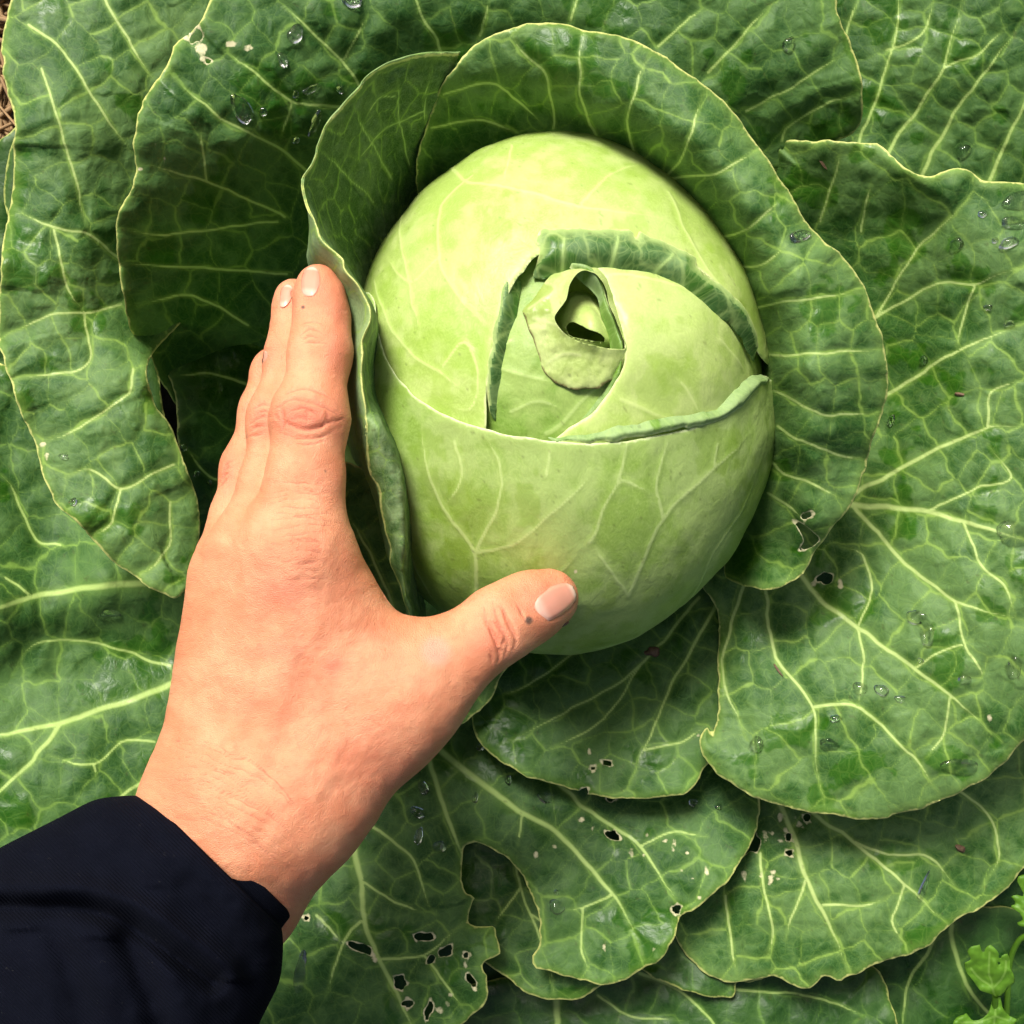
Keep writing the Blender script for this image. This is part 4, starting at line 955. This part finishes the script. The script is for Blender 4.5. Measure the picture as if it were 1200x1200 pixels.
t = NT('skin')
A = t.attr('pxy', True)
n1 = t.noise(A, 1.6, 4, 0.6); n2 = t.noise(A, 11, 5, 0.65, 0.3, (4, 2, 0)); n3 = t.noise(A, 70, 3, 0.7, 0, (1, 9, 0))
c = t.mix(t.ramp(n1, 0.35, 0.65), (0.66, 0.235, 0.112), (0.75, 0.325, 0.168))
c = t.mix(t.math('MULTIPLY', t.ramp(n2, 0.45, 0.75), 0.35), c, (0.62, 0.170, 0.085))
c = t.mix(t.math('MULTIPLY', t.attr('red'), 0.75), c, (0.62, 0.135, 0.080))
c = t.mix(t.ramp(n3, 0.3, 0.7, 0.0, 0.12), c, (0.82, 0.47, 0.29))
c = t.mix(t.ramp(t.attr('cr'), 0.0, 1.8, 0.5, 0.0), c, (0.42, 0.115, 0.06))  # shade of the creases painted into the skin colour, with some redness
fr = t.ramp(t.noise(A, 30, 1, 0.4, 0, (7, 3, 0)), 0.74, 0.79, 0.0, 0.28)
c = t.mix(fr, c, (0.34, 0.12, 0.05))
c = t.mix(t.ramp(t.attr('dirt'), 0.0, 1.0, 0.0, 0.85), c, (0.06, 0.05, 0.04))
c = t.mix(t.ramp(t.attr('scar'), 0.0, 1.0, 0.0, 0.4), c, (0.74, 0.36, 0.30))
p = t.n('ShaderNodeBsdfPrincipled'); t.l(c, p.inputs['Base Color'])
p.inputs['Roughness'].default_value = 0.44; p.inputs['Specular IOR Level'].default_value = 0.45
p.inputs['Subsurface Weight'].default_value = 0.22; p.inputs['Subsurface Radius'].default_value = (1.0, 0.35, 0.18); p.inputs['Subsurface Scale'].default_value = 0.003
vn = t.voro_edge(t.warp(A, 20, 0.03), 42)
hh = t.math('ADD', t.math('MULTIPLY', t.math('MINIMUM', vn, 0.25), 0.8), t.math('MULTIPLY', n3, 0.9))
hh = t.math('ADD', hh, t.math('MULTIPLY', n2, 1.0))
t.l(t.bump(hh, 0.55, 0.0008), p.inputs['Normal'])
M_SKIN = t.finish(p.outputs[0])
red = np.zeros(len(HV))
for (x, y, rx, ry, a) in [(350, 490, 42, 22, .8), (305, 492, 20, 22, .7), (372, 335, 30, 30, .55), (340, 345, 20, 24, .5), (308, 415, 15, 20, .5), (640, 695, 46, 32, .55), (580, 740, 25, 35, .55), (330, 690, 36, 26, .55), (390, 780, 14, 10, .7), (330, 760, 30, 14, .4), (345, 640, 40, 30, .25), (470, 770, 40, 30, .3), (440, 900, 60, 60, .3), (400, 460, 14, 140, .7), (265, 560, 14, 30, .5)]:
    red = np.maximum(red, a * np.exp(-((HP[:, 0] - x) / rx)**2 - ((HP[:, 1] - y) / ry)**2))
def spot(x, y, r0): return np.clip(1.6 - np.hypot(HP[:, 0] - x, HP[:, 1] - y) / r0, 0, 1) * facing
dirt = np.maximum(spot(619, 727, 4.0), np.maximum(spot(355, 360, 2.0), spot(382, 553, 1.2)))
scar = spot(510, 764, 15)

PERSON = empty('person', tuple(pt(240, 1030, .16)), 'bare left hand with thumb spread, in a dark navy sleeve, cupping the cabbage head', 'person')
HAND = mesh_obj('hand', HV2, HF, M_SKIN, PERSON, dict(pxy=HP / 100, cr=np.minimum(cr, 20), red=red, dirt=dirt, scar=scar), label='bare left hand pressed flat along the cupped leaf, thumb on the head')

t = NT('fingernail')
A = t.attr('pxy', True); uvn = t.attr('nail', True)
sx = t.n('ShaderNodeSeparateXYZ'); t.l(uvn, sx.inputs[0])
c = t.mix(t.ramp(sx.outputs[0], 0.10, 0.28), (0.70, 0.40, 0.30), (0.63, 0.28, 0.19))          # pale half-moon to pink
c = t.mix(t.ramp(sx.outputs[0], 0.80, 0.90), c, (0.74, 0.50, 0.38))
c = t.mix(t.ramp(t.attr('ed'), 0.0, 2.0, 0.5, 0.0), c, (0.52, 0.20, 0.12))
p = t.n('ShaderNodeBsdfPrincipled'); t.l(c, p.inputs['Base Color']); p.inputs['Roughness'].default_value = 0.22; p.inputs['Specular IOR Level'].default_value = 0.5
p.inputs['Subsurface Weight'].default_value = 0.15; p.inputs['Subsurface Radius'].default_value = (1, .4, .25); p.inputs['Subsurface Scale'].default_value = 0.002
M_NAIL = t.finish(p.outputs[0])

def march(P):
    d = ray_dirs(P); d /= np.linalg.norm(d, axis=1, keepdims=True)
    tt = np.full(len(P), 0.25)
    for _ in range(70): tt += hand_sdf(CAM + d * tt[:, None]) * 0.8
    return CAM + d * tt[:, None]

for poly, base, tip in [
    ([(625, 706), (632, 696), (648, 686), (664, 683), (675, 690), (677, 700), (666, 714), (648, 726), (640, 728), (630, 720)], (628, 716), (676, 690)),
    ([(354, 343), (353, 328), (356, 318), (363, 312), (371, 314), (375, 324), (374, 336), (368, 346), (360, 347)], (362, 346), (365, 312)),
    ([(328, 359), (328, 348), (330, 338), (336, 333), (342, 335), (343, 343), (340, 353), (333, 360)], (333, 360), (338, 333)),
    ([(303, 431), (303, 420), (306, 412), (312, 409), (316, 414), (314, 422), (309, 431)], (305, 431), (313, 409))]:
    P, F, ed, hd, per = clip_grid(poly, [], 1.3, 0.0, 3)
    W = march(P)
    ok = np.abs(hand_sdf(W)) < 0.0002
    ok &= np.abs(W[:, 2] - np.median(W[ok, 2])) < 0.008
    F = F[ok[F].all(1)]; keep = np.unique(F); mp = np.full(len(P), -1); mp[keep] = np.arange(len(keep))
    F = mp[F]; P, W, ed = P[keep], W[keep], ed[keep]
    g = sdf_grad(W)
    W = W + g * (0.00004 + 0.00034 * sstep(0, 5, ed))[:, None]
    b, e = np.array(base, float), np.array(tip, float)
    u = ((P - b) @ (e - b)) / ((e - b) @ (e - b))
    mesh_obj('fingernail', W, F, M_NAIL, HAND, dict(pxy=P / 100, ed=ed, nail=np.c_[u, u * 0, u * 0]), thick=0.0003)

# ------------------------------------------------------------------ sleeve
t = NT('navy_fabric')
A = t.attr('pxy', True)
n1 = t.noise(A, 3.0, 4); n2 = t.noise(A, 60, 3, 0.7)
wv = t.n('ShaderNodeTexWave', wave_type='BANDS', bands_direction='Y'); t.l(A, wv.inputs['Vector']); wv.inputs['Scale'].default_value = 9.0; wv.inputs['Distortion'].default_value = 0.7; wv.inputs['Detail'].default_value = 2
c = t.mix(n1, (0.0014, 0.0018, 0.0042), (0.0034, 0.0044, 0.0095))
lint = t.ramp(t.noise(A, 38, 1, 0.3, 1.5, (3, 3, 0)), 0.765, 0.80, 0, 0.35)
c = t.mix(lint, c, (0.05, 0.05, 0.045))
p = t.n('ShaderNodeBsdfPrincipled'); t.l(c, p.inputs['Base Color']); p.inputs['Roughness'].default_value = 0.95; p.inputs['Specular IOR Level'].default_value = 0.06
p.inputs['Sheen Weight'].default_value = 0.004; p.inputs['Sheen Roughness'].default_value = 0.5; p.inputs['Sheen Tint'].default_value = (0.5, 0.6, 1, 1)
t.l(t.bump(t.math('ADD', wv.outputs[1], t.math('MULTIPLY', n2, 0.8)), 0.5, 0.0006), p.inputs['Normal'])
M_NAVY = t.finish(p.outputs[0])

def sleeve_tube(name, parent, rows, mat, nA=220, folds=True, label=None, seed=1, thick=0.0014):
    """rows: (t along the axis px, half width px, half depth px, front lead px(angle fn or number))"""
    c0 = np.array([256.0, 1006.0]); ax = np.array([-0.70, 0.714]); sd = np.array([0.714, 0.70])
    rows = np.asarray(rows, float)
    tt = np.linspace(rows[0, 0], rows[-1, 0], 150)
    hw = np.interp(tt, rows[:, 0], rows[:, 1]); hz = np.interp(tt, rows[:, 0], rows[:, 2]); hc = np.interp(tt, rows[:, 0], rows[:, 3])
    # soften the piecewise profile
    for arr in (hw, hz, hc):
        for _ in range(22): arr[1:-1] = (arr[:-2] + 2 * arr[1:-1] + arr[2:]) / 4
    a = np.linspace(0, 2 * math.pi, nA, endpoint=False)
    TT, AA = np.meshgrid(tt, a, indexing='ij')
    ca, sa = np.cos(AA), np.sin(AA)
    s = np.sign(ca) * np.abs(ca)**0.9 * hw[:, None]
    px = c0[0] + ax[0] * TT + sd[0] * s; py = c0[1] + ax[1] * TT + sd[1] * s
    h = hc[:, None] + np.sign(sa) * np.abs(sa)**0.85 * hz[:, None] * 0.00024
    P = np.stack([px.ravel(), py.ravel()], -1); h = h.ravel()
    up = (sa.ravel() > -0.2)
    if folds:
        def gr(pts, wid, dep, lip):
            q = catmull(pts, step=6); d, i, _, nr = seg_dist(P, q[:-1], q[1:])
            side = np.sign(P[:, 1] - nr[:, 1])
            g = -dep * np.exp(-(d / wid)**2) + lip * np.exp(-((d - wid * 2.0) / (wid * 1.3))**2) * (side < 0)
            return g * up
        h = h + gr([(-60, 1062), (20, 1064), (90, 1064), (150, 1082), (205, 1120), (250, 1150)], 12, .009, .005)
        h = h + gr([(150, 1100), (170, 1150), (190, 1210)], 16, .004, .002)
        h = h + gr([(60, 1090), (85, 1140), (100, 1230)], 18, .003, .002)
        h = h + gr([(215, 1040), (262, 1085), (290, 1130)], 18, .0016, .001)
        h = h + 0.0022 * fbm(P[:, 0] / 70, P[:, 1] / 70, seed + 3, 3) + 0.0006 * fbm(P[:, 0] / 18, P[:, 1] / 18, seed + 9, 2)
    V = unproj(P[:, 0], P[:, 1], h)
    idx = np.arange(len(tt) * nA).reshape(len(tt), nA); nxt = np.roll(idx, -1, 1)
    F = np.stack([idx[:-1], nxt[:-1], nxt[1:], idx[1:]], -1).reshape(-1, 4)
    return mesh_obj(name, V, F, mat, parent, dict(pxy=np.stack([(AA * 95).ravel(), TT.ravel()], -1) / 100), label=label, thick=thick)

SLEEVE = sleeve_tube('sleeve', PERSON, [(6, 110, 112, .190), (10, 118, 118, .190), (22, 128, 124, .190), (50, 152, 134, .190), (100, 168, 142, .190), (173, 193, 150, .189), (420, 230, 160, .185)], M_NAVY, label='baggy dark navy fabric sleeve with a soft fold')
sleeve_tube('inner_cuff', SLEEVE, [(-14, 106, 100, .189), (-11, 110, 104, .189), (20, 113, 106, .189), (70, 116, 104, .189)], M_NAVY, folds=False, label='dark inner cuff round the wrist')

# ------------------------------------------------------------------ coriander growing at the lower right
t = NT('coriander')
A = t.attr('pxy', True)
c = t.mix(t.noise(A, 6, 4), (0.07, 0.19, 0.010), (0.14, 0.30, 0.026))
c = t.mix(t.ramp(t.attr('vd'), 0.2, 1.3, 0.5, 0.0), c, (0.26, 0.44, 0.09))
p = t.n('ShaderNodeBsdfPrincipled'); t.l(c, p.inputs['Base Color']); p.inputs['Roughness'].default_value = 0.5; p.inputs['Specular IOR Level'].default_value = 0.3
tr = t.n('ShaderNodeBsdfTranslucent'); t.l(c, tr.inputs[0])
mx = t.n('ShaderNodeMixShader'); mx.inputs[0].default_value = 0.3; t.l(p.outputs[0], mx.inputs[1]); t.l(tr.outputs[0], mx.inputs[2])
M_COR = t.finish(mx.outputs[0])

def tube(name, pts, radii, mat, parent, n=10):
    """pts: (px, py, h) along the stem, radii in metres"""
    q = catmull(np.array(pts, float), step=5.0)
    W = unproj(q[:, 0], q[:, 1], q[:, 2])
    r = np.interp(np.linspace(0, 1, len(W)), np.linspace(0, 1, len(radii)), radii)
    T = np.gradient(W, axis=0); T /= np.linalg.norm(T, axis=1, keepdims=True)
    N = np.cross(T, [0.3, 0.2, 1.0]); N /= np.linalg.norm(N, axis=1, keepdims=True); B = np.cross(T, N)
    a = np.linspace(0, 2 * math.pi, n, endpoint=False)
    V = W[:, None] + r[:, None, None] * (np.cos(a)[None, :, None] * N[:, None] + np.sin(a)[None, :, None] * B[:, None])
    idx = np.arange(len(W) * n).reshape(len(W), n); nxt = np.roll(idx, -1, 1)
    F = np.stack([idx[:-1], nxt[:-1], nxt[1:], idx[1:]], -1).reshape(-1, 4)
    V = V.reshape(-1, 3)
    return mesh_obj(name, V, F, mat, parent, dict(pxy=V[:, :2] * 40, vd=np.full(len(V), 9.0)))

COR = empty('coriander_plant', tuple(pt(1172, 1290, 0.0)), 'small bright green coriander plant poking out at the lower right corner', 'herb')
def cor_leaf(outline, hh, veins, seed):
    P, F, ed, hd, per = clip_grid(outline, [], 1.5, 0.5, seed)
    A_, B_, W_, _q = vein_segments(veins)
    d, i, _, _ = seg_dist(P, A_, B_)
    h = hh[0] + hh[1] * (P[:, 0] - P[:, 0].mean()) / 60 + hh[2] * (P[:, 1] - P[:, 1].mean()) / 60
    h = h + 0.0016 * fbm(P[:, 0] / 16, P[:, 1] / 16, seed, 3) + 0.0008 * sstep(0, 9, d) - 0.0012 * np.exp(-ed / 4)
    mesh_obj('leaf', unproj(P[:, 0], P[:, 1], h), F, M_COR, COR, dict(pxy=P / 100, vd=np.minimum(d / W_[i], 9)), thick=0.0003)
zc = lambda L: [(1000 + x / 6.0, 1000 + y / 6.0) for x, y in L]
cor_leaf(zc([(1000, 1010), (985, 995), (900, 970), (855, 910), (805, 850), (790, 815), (783, 770), (832, 745), (800, 690), (830, 655), (868, 648), (888, 645), (905, 690), (918, 712), (930, 665), (965, 640), (1000, 668), (1022, 705), (1015, 790), (1026, 800), (1040, 720), (1082, 705), (1100, 760), (1100, 800), (1128, 850), (1132, 905), (1085, 945), (1040, 1000)]), (.060, .004, -.006), [(2.5, zc([(1000, 1000), (950, 850), (950, 700)])), (2, zc([(985, 950), (880, 870), (820, 800)])), (2, zc([(990, 940), (1060, 840), (1070, 760)]))], 5)
cor_leaf(zc([(985, 1010), (1030, 1010), (1045, 1080), (1090, 1140), (1145, 1165), (1120, 1215), (1060, 1260), (1010, 1320), (930, 1300), (860, 1330), (800, 1290), (830, 1240), (760, 1230), (700, 1200), (728, 1150), (775, 1130), (800, 1120), (820, 1150), (850, 1172), (920, 1150), (965, 1090)]), (.052, .003, -.002), [(2.5, zc([(1005, 1020), (990, 1140), (960, 1300)])), (2, zc([(990, 1140), (880, 1190), (760, 1190)])), (2, zc([(990, 1140), (1080, 1170)]))], 6)
cor_leaf(zc([(1290, 560), (1250, 545), (1200, 520), (1165, 510), (1150, 488), (1190, 470), (1170, 420), (1115, 380), (1110, 360), (1150, 350), (1108, 305), (1150, 290), (1200, 300), (1150, 200), (1160, 165), (1210, 150), (1280, 160), (1340, 240), (1420, 300), (1400, 420), (1350, 520)]), (.056, .004, .002), [(2.5, zc([(1300, 560), (1260, 400), (1230, 250)])), (2, zc([(1270, 450), (1180, 400), (1130, 370)])), (2, zc([(1270, 400), (1350, 330)]))], 7)
tube('stem', [(1166.5, 1167, .0575), (1166, 1185, .050), (1172, 1240, .03), (1172, 1290, 0.0)], [.0012, .0014, .0018, .002], M_COR, COR)
tube('stem', [(1216, 1094, .056), (1196, 1100, .050), (1184, 1125, .042), (1180, 1180, .03), (1174, 1285, 0.0)], [.0011, .0012, .0014, .0016], M_COR, COR)

# ------------------------------------------------------------------ straw at the upper left corner
t = NT('straw')
gp = t.n('ShaderNodeNewGeometry').outputs['Position']
c = t.mix(t.noise(gp, 150, 3), (0.16, 0.085, 0.035), (0.42, 0.27, 0.12))
p = t.n('ShaderNodeBsdfPrincipled'); t.l(c, p.inputs['Base Color']); p.inputs['Roughness'].default_value = 0.8
M_STRAW = t.finish(p.outputs[0])
rng = np.random.default_rng(4)
V, F = [], []
for k in range(420):
    c0 = np.array([-0.225 + rng.normal(0, 0.05), 0.225 + rng.normal(0, 0.05), 0.008 + rng.random() * 0.012])
    a, L, w = rng.uniform(0, math.pi), rng.uniform(0.02, 0.07), rng.uniform(0.0005, 0.0016)
    d = np.array([math.cos(a), math.sin(a), rng.normal(0, 0.12)]); n_ = np.array([-math.sin(a), math.cos(a), 0])
    b = len(V)
    for e in (-1, 1):
        for q in ((w, 0), (0, w), (-w, 0), (0, -w)):
            V.append(c0 + d * e * L / 2 + n_ * q[0] + np.array([0, 0, q[1]]))
    F += [(b + i, b + (i + 1) % 4, b + 4 + (i + 1) % 4, b + 4 + i) for i in range(4)]
mesh_obj('straw_mulch', np.array(V), np.array(F), M_STRAW, kind='stuff', label='dry brown straw on the soil at the upper left corner', category='straw')

# ------------------------------------------------------------------ water drops and bits of dirt, laid on whatever surface lies there
bpy.context.view_layer.update()
DG = bpy.context.evaluated_depsgraph_get()
def drop_on(px, py):
    d = Vector(ray_dirs(np.array([[px, py]], float))[0]).normalized()
    ok, loc, nrm, idx, ob, mt = scene.ray_cast(DG, Vector((0, 0, CAMZ)), d)
    if nrm.dot(d) > 0: nrm = -nrm
    return (loc, nrm, ob) if ok else (None, None, None)

t = NT('water')
p = t.n('ShaderNodeBsdfPrincipled')
p.inputs['Base Color'].default_value = (1, 1, 1, 1); p.inputs['Roughness'].default_value = 0.02; p.inputs['IOR'].default_value = 1.33; p.inputs['Transmission Weight'].default_value = 1.0
tp = t.n('ShaderNodeBsdfTransparent'); mx = t.n('ShaderNodeMixShader'); mx.inputs[0].default_value = 0.15
t.l(p.outputs[0], mx.inputs[1]); t.l(tp.outputs[0], mx.inputs[2])
M_WATER = t.finish(mx.outputs[0])

def make_drop(px, py, rx, ry, ang, label, group, hgt=0.36):
    loc, nrm, ob = drop_on(px, py)
    if loc is None: return
    k = m_at(loc.z)
    rng = np.random.default_rng(int(px * 13 + py))
    na, nr = 28, 8
    a = np.linspace(0, 2 * math.pi, na, endpoint=False)
    wob = 1 + 0.10 * np.sin(2 * a + rng.uniform(0, 6)) + 0.07 * np.sin(3 * a + rng.uniform(0, 6)) + 0.04 * np.sin(5 * a + rng.uniform(0, 6))
    V = [(0, 0, 1.0)]
    for i in range(1, nr + 1):
        ph_ = i / nr * (math.pi / 2) * 1.08
        for j in range(na): V.append((math.sin(ph_) * math.cos(a[j]) * wob[j], math.sin(ph_) * math.sin(a[j]) * wob[j], math.cos(ph_)))
    V.append((0, 0, V[-1][2]))
    rx, ry = rx * 1.15, ry * 1.15
    V = np.array(V) * np.array([rx * k, ry * k, min(rx, ry) * k * hgt * 1.7])
    ca, sa = math.cos(-ang), math.sin(-ang)
    V = np.stack([V[:, 0] * ca - V[:, 1] * sa, V[:, 0] * sa + V[:, 1] * ca, V[:, 2]], -1)
    q = Vector((0, 0, 1)).rotation_difference(nrm).to_matrix()
    V = V @ np.array(q).T + np.array(nrm) * 0.0002
    F = [(0, 1 + j, 1 + (j + 1) % na) for j in range(na)]
    for i in range(nr - 1):
        for j in range(na):
            b0, b1 = 1 + i * na + j, 1 + i * na + (j + 1) % na
            F += [(b0, b0 + na, b1 + na), (b0, b1 + na, b1)]
    e = 1 + nr * na
    F += [(e, 1 + (nr - 1) * na + (j + 1) % na, 1 + (nr - 1) * na + j) for j in range(na)]
    o = mesh_obj('water_droplet', V, np.array(F), M_WATER, label=label, category='water droplet', group=group)
    o.location = loc

G_R, G_T, G_L = 'water drops on the broad right leaf', 'water drops on the leaf behind the head', 'water drops on the holed lower leaf'
drops = [
 (1187, 626, 17, 13, 0.15, 'largest flat water drop, at the right end of the thick rib of the right leaf', G_R), (1074, 723, 11, 7, 0.1, 'upper of two long drops lying side by side in the middle of the right leaf', G_R), (1087, 743, 8, 12, 0.2, 'lower of two long drops lying side by side in the middle of the right leaf', G_R),
 (1192, 236, 15, 10, -0.1, 'broad water drop near the upper margin of the right leaf', G_R), (1188, 262, 14, 7, 0.0, 'flat water streak just below the broad drop on the upper right leaf', G_R), (1125, 898, 18, 10, 0.0, 'wide thin water film near the lower margin of the right leaf', G_R),
 (1121, 287, 9, 6, -0.6, None, G_R), (1182, 285, 9, 6, -0.4, None, G_R), (1151, 251, 4.5, 4, 0, None, G_R), (1083, 422, 5, 5, 0, None, G_R), (1183, 379, 5, 4, 0, None, G_R), (1158, 360, 4, 3.5, 0, None, G_R), (1166, 282, 3, 3, 0, None, G_R),
 (1130, 796, 6, 5.5, 0, None, G_R), (1033, 809, 7, 6, 0.4, None, G_R), (1055, 819, 5.5, 4, 0, None, G_R), (1008, 807, 7, 7, 0, None, G_R), (1045, 493, 4, 7, 0.6, None, G_R), (979, 842, 6, 4, 0, None, G_R), (971, 872, 10, 8, 0, None, G_R), (887, 873, 9, 8, 0, None, G_R), (1079, 774, 3, 3, 0, None, G_R), (1188, 782, 8, 12, 0.3, None, G_R),
 (346, 40, 8, 10, 0.3, None, G_T), (331, 70, 5.5, 8, 0, None, G_T), (283, 128, 9, 17, -0.5, 'longest water streak on the leaf behind the head, at upper left', G_T), (308, 131, 4, 5, 0, None, G_T), (365, 104, 11, 4, -0.5, None, G_T), (369, 144, 6, 13, 0.3, None, G_T), (398, 105, 4, 3.5, 0, None, G_T), (347, 164, 3.5, 3.5, 0, None, G_T), (413, 2, 11, 6, 0, None, G_T), (924, 52, 7, 7, 0, None, G_T), (346, 110, 3.5, 4, 0, None, G_T),
 (1129, 177, 7, 7, 0.5, 'triangular water drop on the top right corner leaf', 'single water drops'), (937, 277, 13, 7, -0.3, 'water film on the outer slope of the collar leaf', 'single water drops'), (128, 720, 12, 6, 0.1, 'oval water drop beside the thick rib at lower left', 'single water drops'), (352, 1140, 5.5, 24, 0.1, 'long narrow water streak on the leaf beside the sleeve', 'single water drops'),
 (652, 1063, 8.5, 7, 0.2, 'round bulging water drop on the right lobe of the holed lower leaf', G_L), (496, 923, 5, 9, -0.4, None, G_L), (490, 952, 8, 5.5, 0.3, None, G_L), (491, 980, 4, 9, 0.3, None, G_L), (515, 992, 7, 6, 0.2, None, G_L), (563, 876, 4, 4, 0, None, G_L), (652, 1046, 3, 3, 0, None, G_L), (557, 935, 3, 6, 0, None, G_L), (812, 941, 4, 4, 0.5, None, G_L), (842, 946, 3.5, 3.5, 0, None, G_L), (596, 915, 3.5, 5, 0, None, G_L), (640, 935, 9, 6, 0.3, None, G_L),
 (1080, 1045, 4, 20, 0.35, None, None), (75, 535, 5, 4, 0, None, None), (86, 588, 4, 4, 0, None, None), (230, 555, 4, 3, 0, None, None), (215, 525, 4, 4, 0, None, None), (245, 565, 3, 3, 0, None, None)]
plain = {G_R: 'small clear water drop on the broad right leaf', G_T: 'small clear water drop on the leaf behind the head', G_L: 'small clear water drop on the holed leaf below the hand', None: 'tiny clear water drop on a leaf left of the fingers'}
for px, py, rx, ry, an, lab, grp in drops:
    if px == 1080: lab, grp = 'slim water trickle along the crease of the pale lower right leaf', 'single water drops'
    make_drop(px, py, rx, ry, an, lab or plain[grp], grp or 'tiny drops left of the fingers', hgt=0.30 if max(rx, ry) > 9 else 0.42)

t = NT('debris')
gp = t.n('ShaderNodeNewGeometry').outputs['Position']
c = t.mix(t.noise(gp, 900, 3), (0.035, 0.018, 0.008), (0.20, 0.12, 0.06))
p = t.n('ShaderNodeBsdfPrincipled'); t.l(c, p.inputs['Base Color']); p.inputs['Roughness'].default_value = 0.7
M_BIT = t.finish(p.outputs[0])
def make_bit(px, py, rx, ry, rz, ang, label, name='dirt_crumb', cat='dirt'):
    loc, nrm, ob = drop_on(px, py)
    if loc is None: return
    k = m_at(loc.z)
    bm = bmesh.new(); bmesh.ops.create_icosphere(bm, subdivisions=3, radius=1.0)
    rng = np.random.default_rng(int(px + py * 3)); o1, o2 = rng.uniform(0, 50, 2)
    for v in bm.verts:
        n_ = float(fbm(np.array([v.co.x * 1.3 + o1]), np.array([v.co.y * 1.3 + v.co.z + o2]), 3, 4)[0])
        v.co *= 1 + 0.7 * n_
        v.co = Vector((v.co.x * rx * k, v.co.y * ry * k, v.co.z * rz * k))
    me = bpy.data.meshes.new(name); bm.to_mesh(me); bm.free()
    for pl in me.polygons: pl.use_smooth = True
    me.materials.append(M_BIT)
    o = bpy.data.objects.new(name, me)
    o.location = loc + nrm * (rz * k * 0.4)
    o.rotation_euler = (Vector((0, 0, 1)).rotation_difference(nrm).to_matrix() @ Matrix.Rotation(-ang, 3, 'Z')).to_euler()
    link(o, None, label, cat)
make_bit(1124, 462, 5, 2.0, 1.6, 0.1, 'tiny tan seed husk on the right leaf above the thick rib', 'seed_husk', 'husk')
make_bit(1125, 994, 9, 4, 3, 0.4, 'curled brown dead leaf scrap on the pale lower right leaf', 'leaf_scrap', 'leaf scrap')
make_bit(766, 765, 9, 6, 5, 0.2, 'crumb of dark soil in the gap under the head')
make_bit(912, 786, 1.6, 8, 1.4, -0.5, 'thin dark splinter on the right leaf below the head', 'splinter', 'splinter')
make_bit(965, 193, 1.5, 8, 1.3, -0.6, 'thin dark splinter on the upper lobe of the right leaf', 'splinter', 'splinter')
make_bit(662, 731, 5, 2.5, 2, -0.3, 'black soil crumb beside the thumb nail')
